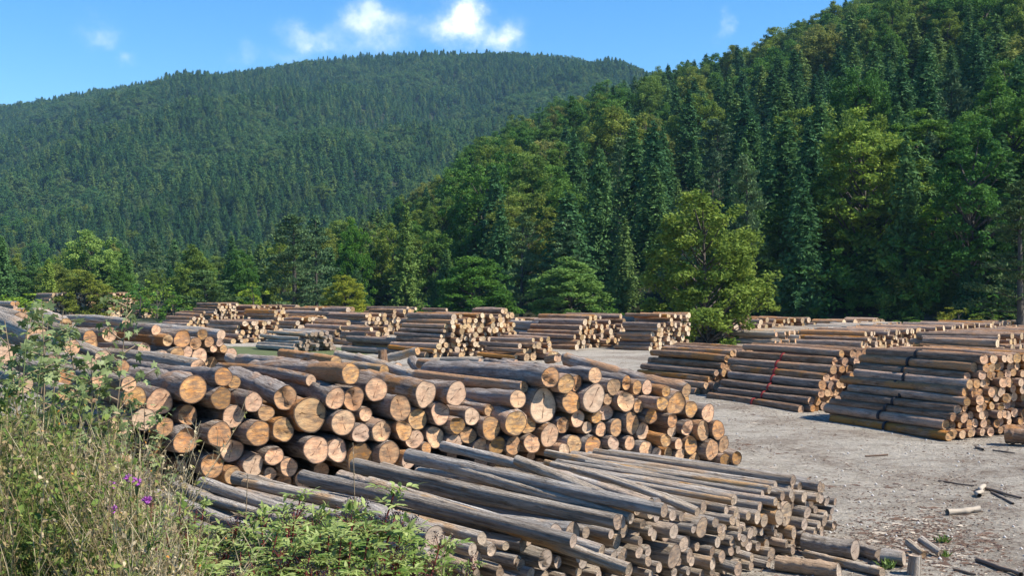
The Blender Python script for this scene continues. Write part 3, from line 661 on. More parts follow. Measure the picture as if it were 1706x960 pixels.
def tube(mb, pts, rad, n=6, mat=0, **kw):
    pts = np.asarray(pts, float); m = len(pts)
    d = np.gradient(pts, axis=0); d /= np.linalg.norm(d, axis=1)[:, None] + 1e-9
    ref = np.array([0.0, 0, 1]) if abs(d[0][2]) < .9 else np.array([1.0, 0, 0])
    sx = np.cross(d, ref); sx /= np.linalg.norm(sx, axis=1)[:, None] + 1e-9; sy = np.cross(d, sx)
    th = np.arange(n) / n * 2 * PI
    V = pts[:, None] + np.asarray(rad)[:, None, None] * (np.cos(th)[None, :, None] * sx[:, None] + np.sin(th)[None, :, None] * sy[:, None])
    i, j = np.meshgrid(np.arange(m - 1), np.arange(n), indexing='ij'); j2 = (j + 1) % n
    Q = np.stack([i * n + j, i * n + j2, (i + 1) * n + j2, (i + 1) * n + j], -1).reshape(-1, 4)
    kw = {k: (np.full(m * n, v) if np.ndim(v) == 0 else v) for k, v in kw.items()}
    mb.add(V.reshape(-1, 3), Q, None, mat, **kw)
def quads(C, U, Vv):
    """centres, half axes -> verts, faces (rhombus-ish leaf clumps)"""
    n = len(C); V = np.stack([C - U, C + Vv * .9, C + U, C - Vv * .9], 1).reshape(-1, 3)
    return V, np.arange(n * 4).reshape(n, 4)
def rdir(g, n):
    v = g.normal(0, 1, (n, 3)); return v / np.linalg.norm(v, axis=1)[:, None]

def conifer(seed, H=15., R=2.5, whorl=.27, dens=.95, low=.04, spray=.29, droop=.30, ragged=.28, power=.86):
    g = np.random.default_rng(seed); tr = MB(); cr = MB()
    zz = np.linspace(0, H, 9); lean = g.normal(0, .006, 2)
    pts = np.stack([zz * lean[0], zz * lean[1], zz], 1); tube(tr, pts, .016 * H * (1 - zz / H) ** .8 + .02, 7)
    C = []; U = []; Vv = []; cl = []
    z = low * H
    while z < H * .985:
        f = (z / H); Lb = R * (1 - f) ** power * (1 if f > low + .12 else .75) + .12
        nb = int(g.integers(6, 9)); a0 = g.uniform(0, 6.28)
        sector = g.uniform(.75, 1.1)
        for kk in range(nb):
            if g.random() < ragged * .5: continue
            a = a0 + kk * 2 * PI / nb + g.normal(0, .2); l = Lb * g.uniform(1 - ragged * 1.6, 1.12) * sector
            dirh = np.array([math.cos(a), math.sin(a), 0]); side = np.array([-math.sin(a), math.cos(a), 0])
            ns = max(2, int(l / (spray * .62) * dens)); s = (np.arange(ns) + g.uniform(.3, .9, ns)) / ns
            zb = z + g.normal(0, .4, ns) + .12 * l * s - droop * l * s ** 1.6
            w = spray * (0.55 + .75 * np.sin(PI * np.clip(s, .05, .9))) * g.uniform(.7, 1.2, ns)
            c = dirh * (s * l)[:, None] + np.stack([lean[0] * zb, lean[1] * zb, zb], 1) + side * g.normal(0, .10 * l * .3 + .02, ns)[:, None]
            for sg in (-1, 1):
                ud = dirh * .62 + side * sg * .65 + np.array([0, 0, -.32]); ud = ud[None] + g.normal(0, .55, (ns, 3))
                ud /= np.linalg.norm(ud, axis=1)[:, None]
                vd = np.cross(ud, np.array([0, 0, 1.]) + g.normal(0, 1.3, (ns, 3))); vd /= np.linalg.norm(vd, axis=1)[:, None]
                C.append(c + side * sg * w[:, None] * .35); U.append(ud * w[:, None]); Vv.append(vd * w[:, None] * .42)
                cl.append(np.clip(g.normal(.5, .16, ns) + .25 * (s - .5), 0, 1))
        z += whorl * (0.75 + .5 * g.random()) * (1.15 - .45 * f)
    C = np.concatenate(C); V, Q = quads(C, np.concatenate(U), np.concatenate(Vv))
    # leader tuft
    cr.add(V, Q, None, 0, clump=np.repeat(np.concatenate(cl), 4))
    return tr.mesh('trunk', [M_TRUNK], True), cr.mesh('crown', [M_FIR])
def pine(seed, H=13., R=2.8, low=.18, n=46, leaf=.28, dens=46):
    g = np.random.default_rng(seed); tr = MB(); cr = MB()
    zz = np.linspace(0, H * .97, 8); bx = g.normal(0, .02, 2)
    ax = lambda z: np.array([bx[0] * z * math.sin(z / H * 2), bx[1] * z, z])
    tube(tr, [ax(z) for z in zz], .018 * H * (1 - zz / H * .85), 7)
    for i in range(n):
        f = low + (1 - low) * (i / n) ** .9; z = f * H; a = g.uniform(0, 6.28)
        l = R * (1 - f) ** .62 * g.uniform(.45, 1.1) + .25
        d = np.array([math.cos(a), math.sin(a), 0]); tip = ax(z) + d * l + np.array([0, 0, .22 * l])
        mid = (ax(z) + tip) / 2 + np.array([0, 0, -.08 * l])
        tube(tr, [ax(z), mid, tip], [.045, .03, .012], 4)
        for s_ in np.linspace(.35, 1, 3):
            c0 = ax(z) * (1 - s_) + tip * s_ + g.normal(0, .12, 3); k = int(dens * (.6 + .4 * s_))
            p = rdir(g, k) * g.uniform(.4, 1, (k, 1)) * np.array([.62, .62, .26]) * (.55 + .3 * l) + c0
            ud = rdir(g, k) * .5 + np.array([0, 0, .5]) + d * .4; ud /= np.linalg.norm(ud, axis=1)[:, None]
            vd = np.cross(ud, rdir(g, k)); vd /= np.linalg.norm(vd, axis=1)[:, None]
            V, Q = quads(p, ud * leaf * .62, vd * leaf * .25); cr.add(V, Q, None, 0, clump=np.repeat(np.clip(g.normal(.5, .2, k), 0, 1), 4))
    return tr.mesh('trunk', [M_TRUNK], True), cr.mesh('crown', [M_PINE])
def broad(seed, H=13., RX=3.6, low=.18, nclump=60, per=110, leaf=.27, mat=None, top=.0, crad=(.45, 1.0), flatc=.85, droop=0., shape=1.0, limbs=True, layered=0.0):
    g = np.random.default_rng(seed); tr = MB(); cr = MB()
    zz = np.linspace(0, H * .72, 7); b1 = g.normal(0, .03, 2)
    ax = lambda z: np.array([b1[0] * z, b1[1] * z, z]) + np.array([math.sin(z * .5 + seed), math.cos(z * .6), 0]) * .06
    tube(tr, [ax(z) for z in zz], .011 * H * (1 - zz / H * 1.1) + .03, 8)
    zc = H * (low + (1 - low) * .48); rz = H * (1 - low) * .52
    for i in range(nclump):
        v = rdir(g, 1)[0]; rr = g.uniform(.35, 1.0) ** .55
        if v[2] < -.55 and low >= .05: v[2] *= .6
        wid = 1.0 if v[2] > 0 else (1.0 + .0 * v[2])
        ang = math.atan2(v[1], v[0]); lob = 1 + .17 * math.sin(3 * ang + seed) + .12 * math.sin(5 * ang + 2 * seed + v[2] * 4)
        c0 = np.array([v[0] * RX * rr * lob, v[1] * RX * rr * lob, zc + v[2] * rz * rr * (1 + top * (v[2] > 0)) * (1 + .10 * math.sin(4 * ang + seed))])
        hrel = (c0[2] - H * low) / (H * (1 - low))
        if v[2] < 0 and low < .05: c0[:2] *= 1 / max(.55, math.sqrt(1 - v[2] ** 2)) ** .9
        taper = 1 - shape * .45 * max(0, hrel - .35)
        c0[0] *= taper; c0[1] *= taper
        cr_ = g.uniform(*crad) * (RX / 3.6) ** .6; k = int(per * cr_ ** 1.6 + 8)
        if limbs and i % 3 == 0:
            z0 = max(H * low * .6, c0[2] - np.hypot(c0[0], c0[1]) * g.uniform(.7, 1.1) - .5); z0 = min(z0, H * .68)
            s0 = ax(z0); mid = s0 * .45 + c0 * .55 + np.array([0, 0, -.05 * H * .3])
            tube(tr, [s0, mid, c0], [.006 * H, .004 * H, .015], 5)
            # twigs
            for _ in range(2):
                tp = c0 + rdir(g, 1)[0] * cr_ * .9; tube(tr, [mid * .3 + c0 * .7, (c0 + tp) / 2, tp], [.03, .02, .006], 4)
        sub = rdir(g, 5) * cr_ * .55 * np.array([1, 1, flatc])
        which = g.integers(0, 5, k)
        p = rdir(g, k) * (g.uniform(.25, 1, (k, 1)) ** .5) * cr_ * .62 * np.array([1, 1, flatc * (1 - layered * .55)]) + sub[which] + c0
        if droop: p[:, 2] -= droop * g.random(k) ** 2 * cr_ * 2
        nr = rdir(g, k) * 1.0 + np.array([0, 0, .35]) + (p - c0) / cr_ * .9; nr /= np.linalg.norm(nr, axis=1)[:, None]
        ud = np.cross(nr, rdir(g, k)); ud /= np.linalg.norm(ud, axis=1)[:, None]; vd = np.cross(nr, ud)
        sz = leaf * g.uniform(.6, 1.25, (k, 1))
        V, Q = quads(p, ud * sz * .6, vd * sz * .38)
        cv = np.clip(g.normal(.5, .2) + g.normal(0, .16, k), 0, 1)
        cr.add(V, Q, None, 0, clump=np.repeat(cv, 4))
    return tr.mesh('trunk', [M_TRUNK], True), cr.mesh('crown', [mat or M_BEECH])

FIRS = [conifer(1, 16, 4.6), conifer(2, 15, 4.0, ragged=.4, power=.7), conifer(3, 17, 5.2, droop=.36, ragged=.3), conifer(4, 14, 4.8, droop=.2, ragged=.35, power=.75), conifer(5, 15.5, 3.7, power=.6), conifer(6, 16, 5.4, ragged=.5, low=.10)]
PINES = [pine(11), pine(12, 14, 3.0, .12, 54), pine(13, 11, 3.2, .08, 48)]
BEECH = [broad(21, 13, 3.7, .02, 180, 220, .24, shape=.7), broad(22, 14, 4.0, .02, 190, 220, .24, shape=.8), broad(23, 12, 3.7, .02, 170, 220, .24, shape=.5), broad(24, 15, 4.3, .04, 190, 220, .24, shape=.4), broad(25, 13, 3.3, .01, 160, 220, .24, shape=1.2)]
BUSH = [broad(31, 4, 2.0, .02, 34, 110, .20, crad=(.4, .8)), broad(32, 5, 1.7, .02, 34, 110, .20, crad=(.4, .8), shape=1.2)]
TALL = [broad(41, 20, 4.2, .08, 210, 150, .30, shape=.4, layered=.3), broad(42, 21, 3.9, .10, 200, 150, .30, shape=.4, layered=.5)]
KIND = {'fir': ('fir_tree', FIRS, 'fir'), 'pine': ('pine_tree', PINES, 'pine tree'), 'beech': ('broadleaf_tree', BEECH, 'broadleaf tree'), 'bush': ('bush', BUSH, 'bush'), 'tall': ('broadleaf_tree', TALL, 'broadleaf tree')}
HB = {'fir': [16, 15, 17, 14, 15.5, 16], 'pine': [13, 14, 11], 'beech': [13, 14, 12, 15, 13], 'bush': [4, 5], 'tall': [20, 21]}
TREES = []
def tree(kind, idx, x, y, H, rot, wid=1.0, col=None, label=None, group=None, z=None, proto=None):
    nm, protos, cat = KIND[kind]
    trm, crm = proto if proto else protos[idx % len(protos)]
    base = proto[2] if proto and len(proto) > 2 else HB[kind][idx % len(protos)]
    s = H / base
    e = bpy.data.objects.new(nm, None); COL.objects.link(e)
    e.location = (x, y, float(height(x, y)) - .15 if z is None else z); e.rotation_euler = (0, 0, rot); e.scale = (s * wid, s * wid, s)
    t1 = link('trunk', trm, e); c1 = link('crown', crm, e)
    if col: c1.color = (*col, 1)
    tag(e, label, cat, group)
    TREES.append(dict(o=e, kind=kind, H=H, x=x, y=y, z=e.location[2], label=label)); return e
def hero(kind, idx, px, ytop, d, wpx=None, col=None, label=None, rot=None, proto=None, ybase=None, group=None):
    x = (px - CX) / FPX * d; z = float(height(x, d)) - .1
    H = HC + (CY - ytop) / FPX * d - z
    wid = 1.0
    if wpx:
        base = proto[2] if proto else HB[kind][idx % len(HB[kind])]
        m = (proto or KIND[kind][1][idx % len(KIND[kind][1])])[1]
        co = np.array([v.co[:] for v in list(m.vertices)[::7]]); w0 = np.percentile(co[:, 0], 98) - np.percentile(co[:, 0], 2)
        wid = (wpx / FPX * d) / (w0 * H / base)
    return tree(kind, idx, x, d, H, random.uniform(0, 6.28) if rot is None else rot, wid, col, label, group, z)
# the big tree standing in the yard
BIG = (*broad(79, 10, 5.1, .0, 950, 260, .15, mat=M_WALNUT, crad=(.32, .8), shape=2.0, flatc=1.0, layered=.0), 10)
hero('beech', 0, 1178, 316, 73.5, 310, None, 'big yellowish-green leafy tree standing in the yard behind the log stacks', .6, proto=BIG)
LB = 'trees along the far edge of the yard'
hero('beech', 2, 790, 432, 118, 118, (1.25, 1.15, .9), 'low yellow-green tree left of the grey-green pines at the yard edge', group=LB)
hero('pine', 1, 868, 356, 124, 66, (1.25, 1.2, 1.0), 'taller grey-green pine at the yard edge, left of its twin', group=LB)
hero('pine', 0, 942, 368, 122, 70, (1.2, 1.2, 1.05), 'grey-green pine rising behind the pale drooping tree', group=LB)
hero('beech', 4, 952, 432, 113, 130, (1.25, 1.3, 1.5), 'pale drooping leafy tree in front of the right pine', group=LB)
hero('bush', 0, 1010, 505, 108, 50, (1., 1., .8), 'small dark green bush left of the big yard tree', group=LB)
hero('beech', 0, 578, 458, 122, 66, (1.5, 1.4, .7), 'small bright yellow-green tree behind the middle far stacks', group=LB)
hero('fir', 5, 676, 345, 132, 52, (1.5, 1.2, .9), 'thin fir wrapped in yellowish climbing leaves above the middle stacks', group=LB)
hero('pine', 1, 492, 358, 132, 92, (1.1, 1.1, 1.0), 'wide green pine, the left of two tall ones behind the far stacks', group=LB)
hero('pine', 0, 528, 362, 134, 56, (1.1, 1.15, 1.05), 'narrow green pine, the right of two tall ones behind the far stacks', group=LB)
hero('beech', 1, 588, 370, 148, 56, (1.1, 1.1, .75), 'bright green leafy tree standing between the pines and the ivy-clad fir', group=LB)
hero('pine', 2, 352, 452, 130, 100, (1.0, 1.05, .75), 'low spreading pine behind the leftmost far stacks', group=LB)
hero('bush', 1, 420, 475, 128, 50, (1.3, 1.4, .8), 'bright green bush between the low pine and tall pines', group=LB)
hero('beech', 0, 155, 382, 165, 100, (1.2, 1.65, 1.3), 'large light-green leafy tree above the leftmost log stack', group=LB)
hero('beech', 3, 40, 440, 150, 70, (.9, .9, 1.3), 'grey-green leafy tree at the left edge behind the stack', group=LB)
hero('fir', 4, 80, 432, 140, 32, (1.4, 1.35, .9), 'slim bright green columnar tree at left', group=LB)
hero('beech', 2, 140, 452, 138, 80, (1.6, 1.15, .9), 'yellow-brown tinged tree below the large light-green tree', group=LB)
hero('bush', 0, 262, 464, 132, 60, (1.5, 1.4, 1.0), 'round pale olive bush right of the leftmost stack', group=LB)
hero('bush', 1, 232, 478, 130, 50, (1.1, 1.2, 1.3), 'grey-green willow bush right of the leftmost stack', group=LB)
hero('bush', 0, 25, 488, 120, 90, (1.5, 1.5, .8), 'yellow-green bush at the left frame edge', group=LB)
hero('bush', 1, 290, 490, 118, 46, (1.1, 1.1, .9), 'low bush beside the dirt road end', group=LB)
hero('bush', 0, 1597, 511, 96, 64, (1.2, 1.0, .9), 'round olive bush, left one of the pair before the dark forest at right', group=LB)
hero('bush', 1, 1652, 516, 95, 62, (1.2, 1.0, .8), 'olive bush, right one of the pair before the dark forest at right', group=LB)
hero('bush', 1, 1515, 530, 96, 50, (1.0, 1.0, .8), 'small green seedling bush before the dark forest, left of the olive pair', group=LB)
hero('bush', 0, 1375, 533, 98, 30, (.6, .8, .8), 'tiny dark bush at the foot of the dark forest', group=LB)
hero('bush', 1, 710, 508, 104, 28, (1., 1.1, .9), 'tiny pale green seedling fir before the dark wood', group=LB)
hero('tall', 0, 1440, 182, 108, 165, (.95, 1.15, .8), 'tall lime-green leafy tree with slim pale trunk, right of centre of the dark forest', group=LB)
hero('tall', 1, 1560, 335, 104, 130, (.95, 1.25, .8), 'mid-green layered tree over the olive bushes at right', group=LB)
hero('tall', 0, 1545, 185, 122, 150, (1.0, 1.0, .8), 'grey-green leafy tree right behind the lime-green tree', group=LB)
hero('pine', 1, 1700, 300, 84, 120, (.9, .85, .6), 'pine with bare grey boughs at the right frame edge', group=LB)
hero('tall', 1, 1345, 300, 110, 120, (.5, .7, .6), 'tall dark leafy tree with slim trunk left of the lime-green tree', group=LB)
hero('tall', 0, 1480, 330, 112, 110, (.6, .8, .6), 'dark green leafy tree under the lime-green tree', group=LB)

# ------------------------------------------------------------------ forest on the slopes
PTS = []
def poisson(region, n, spacing):
    """region(u) gives x,y samples; grid-hash dart throwing"""
    cell = {}; out = []
    for _ in range(n):
        x, y = region(); s = spacing(x, y); k = (int(x // 4), int(y // 4)); ok = True
        rr = int(s // 4) + 1
        for i in range(k[0] - rr, k[0] + rr + 1):
            for j in range(k[1] - rr, k[1] + rr + 1):
                for (a, b2) in cell.get((i, j), ()):
                    if (a - x) ** 2 + (b2 - y) ** 2 < s * s: ok = False; break
                if not ok: break
            if not ok: break
        if ok: cell.setdefault(k, []).append((x, y)); out.append((x, y))
    return out
def regR():
    while True:
        y = math.sqrt(random.uniform(88 ** 2, 500 ** 2)); px = random.uniform(380, 1990); x = (px - CX) / FPX * y
        d0 = np.interp(px, PXR, D0R); d1 = np.interp(px, PXR, D1R)
        if d0 - 1 < y < d1 + 45: return x, y
random.seed(5)
slopeR = poisson(regR, 16000, lambda x, y: 5.4 + .004 * y)
slopeR.sort(key=lambda p: p[1])
rt = []
for (x, y) in slopeR:
    px = CX + FPX * x / y
    n_ = math.sin(x * .06 + 2) + math.sin(y * .05 + x * .03) + random.gauss(0, .75) + (px - 1200) / 900.
    if y < np.interp(px, PXR, D0R) + 6 and 1340 < px: kind = 'tall' if random.random() < .45 else 'fir'
    else: kind = 'beech' if (n_ > (.02 if y > 180 and px > 950 else .35) and not (970 < px < 1330 and y < 175)) else ('pine' if random.random() < .07 else 'fir')
    H = {'fir': random.uniform(9.5, 17), 'beech': random.uniform(11.5, 17), 'pine': random.uniform(11, 15), 'tall': random.uniform(15, 20)}[kind]
    if y < 135: H *= 1.05
    z = float(height(x, y)); pt = HC and CY - FPX * (z + H - HC) / y
    if px < 760: H *= .72
    if px < 1010 and y < 150 and any(abs(px - h) < 26 for h in (492, 528, 588, 868, 942)): H *= .8
    rt.append((kind, x, y, H, px, pt))
cand = [r for r in rt if -20 < r[4] < 1730 and r[5] < 560 and r[5] > -160]
NIND = 258
ind = set(id(r) for r in cand[:NIND])
n_band = {}
for r in rt:
    if id(r) in ind: tree(r[0], random.randrange(60), r[1], r[2], r[3], random.uniform(0, 6.28), random.uniform(.9, 1.4), None, None, 'trees on the right-hand slope')
    else: PTS.append((r[0], r[1], r[2], r[3]))
# labels of the slope trees: by distance band and order
auto = [t for t in TREES if t['label'] is None]
bands = 9; ys_ = np.quantile([t['y'] for t in auto], np.linspace(0, 1, bands + 1))
for bnd in range(bands):
    for kd in ('fir', 'pine', 'beech', 'tall'):
        sel = [t for t in auto if t['kind'] == kd and (ys_[bnd] <= t['y'] < ys_[bnd + 1] or (bnd == bands - 1 and t['y'] >= ys_[bnd + 1]))]
        sel.sort(key=lambda t: t['x'] / t['y'])
        w = {'fir': 'dark green fir', 'pine': 'grey-green pine', 'beech': 'leafy rounded tree', 'tall': 'tall slim-trunked leafy tree'}[kd]
        rowt = 'front row of the slope forest' if bnd == 0 else '%s row up the slope' % ordn(bnd + 1)
        for i, t in enumerate(sel): t['o']['label'] = '%s, %s such from left in the %s' % (w, ordn(i + 1), rowt)
# valley floor at left and the far mountain
random.seed(6)
def regV():
    y = math.sqrt(random.uniform(140 ** 2, 470 ** 2)); px = random.uniform(-260, 620); return (px - CX) / FPX * y, y
for (x, y) in poisson(regV, 5000, lambda x, y: 7.):
    if float(height(x, y)) > 3 and y < 430: continue
    k = 'beech' if random.random() < .38 else ('pine' if random.random() < .3 else 'fir')
    h = random.uniform(6, 9) * (1 + .25 * (y > 200)) * (1.15 if k == 'fir' else 1)
    PTS.append((k, x, y, h))
for _ in range(420):
    px = random.uniform(1180, 2050); y = float(np.interp(px, PXR, D0R)) + random.uniform(0, 26); PTS.append(('bush' if random.random() < .6 else 'fir', (px - CX) / FPX * y, y, random.uniform(3.5, 7.5)))
g = np.random.default_rng(9)
NF = 90000
yy = np.sqrt(g.uniform(425 ** 2, 1540 ** 2, NF)); pp = g.uniform(-330, 1240, NF); xx = (pp - CX) / FPX * yy
key = np.floor(np.stack([xx, yy], 1) / 6.8).astype(int); _, ui = np.unique(key, axis=0, return_index=True)
for i in ui:
    x, y = xx[i], yy[i]
    n_ = math.sin(x * .018 + 1) * math.sin(y * .013) + .5 * math.sin(x * .05) * math.cos(y * .04) + g.normal(0, .4)
    k = 'beech' if n_ > .3 else ('pine' if g.random() < .08 else 'fir')
    h = g.uniform(7, 15) * (1.0 if k != 'beech' else .9)
    PTS.append((k, float(x), float(y), float(h)))
print('forest instances', len(PTS))
# one object for all the farther trees: points carrying one of the tree kinds
allp = []; off = {}
protoc = bpy.data.collections.new('tree kinds'); idx = 0
def lowfir(seed, H, R): return conifer(seed, H, R * 1.7, whorl=.62, dens=.9, spray=.5, ragged=.35, power=.7)
M_BFAR = leaf_mat('far_beech_leaves', [(0.0, (0.060, 0.145, 0.045)), (0.6, (0.095, 0.180, 0.055)), (1.0, (0.135, 0.205, 0.065))], .35)
def lowb(seed, H, R): return broad(seed, H, R * 1.15, .05, 44, 60, .46, mat=M_BFAR, limbs=False, crad=(.8, 1.4))
LOWF = [lowfir(101, 15, 2.9), lowfir(102, 15, 2.3), lowfir(103, 15, 3.4)]; LOWB = [lowb(111, 13, 3.6), lowb(112, 13, 3.2), lowb(113, 13, 4.0)]
for kd, lst, hb in (('fir', FIRS, HB['fir']), ('pine', PINES, HB['pine']), ('beech', BEECH, HB['beech']), ('tall', TALL, HB['tall']), ('bush', BUSH, HB['bush']), ('lfir', LOWF, [15] * 3), ('lbeech', LOWB, [13] * 3)):
    off[kd] = (idx, len(lst), hb)
    for m_ in lst:
        o_ = bpy.data.objects.new('tree_kind_%02d' % idx, m_[1]); protoc.objects.link(o_); idx += 1
coords = []; pidx = []; scl = []; rt_ = []
for (k, x, y, h) in PTS:
    kk = {'fir': 'lfir', 'beech': 'lbeech', 'pine': 'lfir', 'tall': 'lbeech'}[k] if y > 620 else k
    st, n_, hb = off[kk]; q_ = random.randrange(n_)
    coords.append((x, y)); pidx.append(st + q_); s = h / hb[q_]; w_ = random.uniform(1.1, 1.7) if y > 420 else random.uniform(.9, 1.4); scl.append((s * w_, s * w_, s)); rt_.append(random.uniform(0, 6.28))
coords = np.array(coords); zc_ = height(coords[:, 0], coords[:, 1]) - .3
me = bpy.data.meshes.new('forest'); me.vertices.add(len(coords)); me.vertices.foreach_set('co', np.column_stack([coords, zc_]).astype(np.float32).ravel())
a = me.attributes.new('pick', 'INT', 'POINT'); a.data.foreach_set('value', np.array(pidx, np.int32))
a = me.attributes.new('grow', 'FLOAT_VECTOR', 'POINT'); a.data.foreach_set('vector', np.array(scl, np.float32).ravel())
a = me.attributes.new('turn', 'FLOAT', 'POINT'); a.data.foreach_set('value', np.array(rt_, np.float32))
fo = link('forest', me); tag(fo, 'dense mixed fir and beech forest covering the mountain and upper slope', 'forest', kind='stuff')
ng = bpy.data.node_groups.new('plant forest', 'GeometryNodeTree')
ng.interface.new_socket('Geometry', in_out='INPUT', socket_type='NodeSocketGeometry'); ng.interface.new_socket('Geometry', in_out='OUTPUT', socket_type='NodeSocketGeometry')
gi = ng.nodes.new('NodeGroupInput'); go = ng.nodes.new('NodeGroupOutput')
ip = ng.nodes.new('GeometryNodeInstanceOnPoints'); ci = ng.nodes.new('GeometryNodeCollectionInfo')
ci.inputs['Collection'].default_value = protoc; ci.inputs['Separate Children'].default_value = True; ci.inputs['Reset Children'].default_value = True
def nattr(nm, dt):
    n = ng.nodes.new('GeometryNodeInputNamedAttribute'); n.data_type = dt; n.inputs['Name'].default_value = nm; return n.outputs['Attribute']
ip.inputs['Pick Instance'].default_value = True
ng.links.new(gi.outputs[0], ip.inputs['Points']); ng.links.new(ci.outputs[0], ip.inputs['Instance'])
ng.links.new(nattr('pick', 'INT'), ip.inputs['Instance Index']); ng.links.new(nattr('grow', 'FLOAT_VECTOR'), ip.inputs['Scale'])
cx_ = ng.nodes.new('ShaderNodeCombineXYZ'); ng.links.new(nattr('turn', 'FLOAT'), cx_.inputs[2]); ng.links.new(cx_.outputs[0], ip.inputs['Rotation'])
ng.links.new(ip.outputs[0], go.inputs[0])
mo = fo.modifiers.new('plant', 'NODES'); mo.node_group = ng

# haze: clear mountain air
hz = MB(); x0, x1, y0, y1, z0, z1 = -1900, 1900, -60, 2750, -3.0, 460
V = [(x, y, z) for z in (z0, z1) for y in (y0, y1) for x in (x0, x1)]
hz.add(V, [(0, 2, 3, 1), (4, 5, 7, 6), (0, 1, 5, 4), (2, 6, 7, 3), (0, 4, 6, 2), (1, 3, 7, 5)])
mh = bpy.data.materials.new('air'); mh.use_nodes = True; t = mh.node_tree; t.nodes.clear()
pv = t.nodes.new('ShaderNodeVolumePrincipled'); oo = t.nodes.new('ShaderNodeOutputMaterial'); t.links.new(pv.outputs[0], oo.inputs['Volume'])
pv.inputs['Density'].default_value = HAZE = 0.00010; pv.inputs['Color'].default_value = (0.36, 0.66, 1.0, 1)
ho = link('haze', hz.mesh('haze', [mh])); tag(ho, kind='stuff')


# ------------------------------------------------------------------ vegetation of the near bank
def simple_leaf_mat(name, stops, trans=.3, rough=.5):
    m, t, b, o = newmat(name)
    tone = ATTR(t, 'tone', 'Fac'); c = RAMP(t, tone, stops)
    b.inputs['Roughness'].default_value = rough; t.links.new(c, b.inputs['Base Color'])
    tr = t.nodes.new('ShaderNodeBsdfTranslucent'); t.links.new(c, tr.inputs['Color'])
    mxs = t.nodes.new('ShaderNodeMixShader'); mxs.inputs[0].default_value = trans
    t.links.new(b.outputs[0], mxs.inputs[1]); t.links.new(tr.outputs[0], mxs.inputs[2]); t.links.new(mxs.outputs[0], o.inputs[0])
    return m
M_ELDER = simple_leaf_mat('elder_leaf', [(0.0, (0.04, 0.085, 0.018)), (0.4, (0.09, 0.165, 0.03)), (0.75, (0.17, 0.25, 0.055)), (1.0, (0.34, 0.40, 0.14))])
M_MAPLE = simple_leaf_mat('maple_leaf', [(0.0, (0.07, 0.12, 0.04)), (0.6, (0.16, 0.21, 0.08)), (1.0, (0.30, 0.36, 0.16))])
M_WEED = simple_leaf_mat('weed_leaf', [(0.0, (0.055, 0.095, 0.02)), (0.3, (0.12, 0.185, 0.035)), (0.52, (0.21, 0.235, 0.06)), (0.68, (0.25, 0.185, 0.085)), (0.85, (0.30, 0.225, 0.13)), (1.0, (0.50, 0.42, 0.27))], .2, .8)
M_FLOW = flat('orange_petals', (0.52, 0.22, 0.04)); M_PURP = flat('thistle_purple', (0.46, 0.12, 0.50)); M_STEMR = flat('red_stem', (0.16, 0.035, 0.03)); M_STEMD = flat('dry_stem', (0.24, 0.18, 0.12))
M_BERRY = flat('dark_berries', (0.022, 0.016, 0.03), .35); M_STEMG = flat('green_stem', (0.13, 0.17, 0.06))
def leaves(mb, P, D, Nn, L, Wd, tone, mat=0, fold=.25):
    """lance-shaped leaves: P base, D direction, Nn normal, lengths, widths"""
    n = len(P); D = D / np.linalg.norm(D, axis=1)[:, None]; Sd = np.cross(D, Nn); Sd /= np.linalg.norm(Sd, axis=1)[:, None] + 1e-9; Nn = np.cross(Sd, D)
    L = L[:, None]; Wd = Wd[:, None]
    v = [P, P + D * L * .35 + Sd * Wd + Nn * Wd * fold, P + D * L * .38, P + D * L * .35 - Sd * Wd + Nn * Wd * fold,
         P + D * L * .72 + Sd * Wd * .7 + Nn * (Wd * fold - L * .06), P + D * L * .72 - Nn * L * .05, P + D * L * .72 - Sd * Wd * .7 + Nn * (Wd * fold - L * .06), P + D * L - Nn * L * .16]
    V = np.stack(v, 1).reshape(-1, 3); b0 = (np.arange(n) * 8)[:, None]
    T = np.concatenate([b0 + np.array(t_) for t_ in ([0, 1, 2], [0, 2, 3], [4, 7, 5], [5, 7, 6])]); Q = np.concatenate([b0 + np.array(q_) for q_ in ([1, 4, 5, 2], [2, 5, 6, 3])])
    mb.add(V, Q, T, mat, tone=np.repeat(tone, 8))
def lobed(mb, P, D, Nn, R, tone, mat=0):
    n = len(P); D = D / np.linalg.norm(D, axis=1)[:, None]; Sd = np.cross(D, Nn); Sd /= np.linalg.norm(Sd, axis=1)[:, None] + 1e-9; Nn = np.cross(Sd, D)
    an = np.radians([-150, -115, -78, -52, -28, 0, 28, 52, 78, 115, 150]); rr = np.array([.35, .72, .5, .95, .55, 1.15, .55, .95, .5, .72, .35])
    c = P[:, None] + D[:, None] * R[:, None, None] * .35
    ring = c + R[:, None, None] * rr[None, :, None] * (np.cos(an)[None, :, None] * D[:, None] + np.sin(an)[None, :, None] * Sd[:, None]) - Nn[:, None] * (R[:, None] * (rr[None] ** 2) * .22)[..., None]
    V = np.concatenate([c, ring], 1).reshape(-1, 3); m = 12; b0 = (np.arange(n) * m)[:, None]
    T = np.concatenate([b0 + np.array([0, i, i + 1]) for i in range(1, 11)]); mb.add(V, None, T, mat, tone=np.repeat(tone, m))
def ico(mb, C, r, mat=0):
    o = np.array([(0, 0, 1), (1, 0, 0), (0, 1, 0), (-1, 0, 0), (0, -1, 0), (0, 0, -1)], float)
    V = (C[:, None] + o[None] * np.asarray(r)[:, None, None]).reshape(-1, 3); b0 = (np.arange(len(C)) * 6)[:, None]
    T = np.concatenate([b0 + np.array(t_) for t_ in ([0, 1, 2], [0, 2, 3], [0, 3, 4], [0, 4, 1], [5, 2, 1], [5, 3, 2], [5, 4, 3], [5, 1, 4])])
    mb.add(V, None, T, mat)
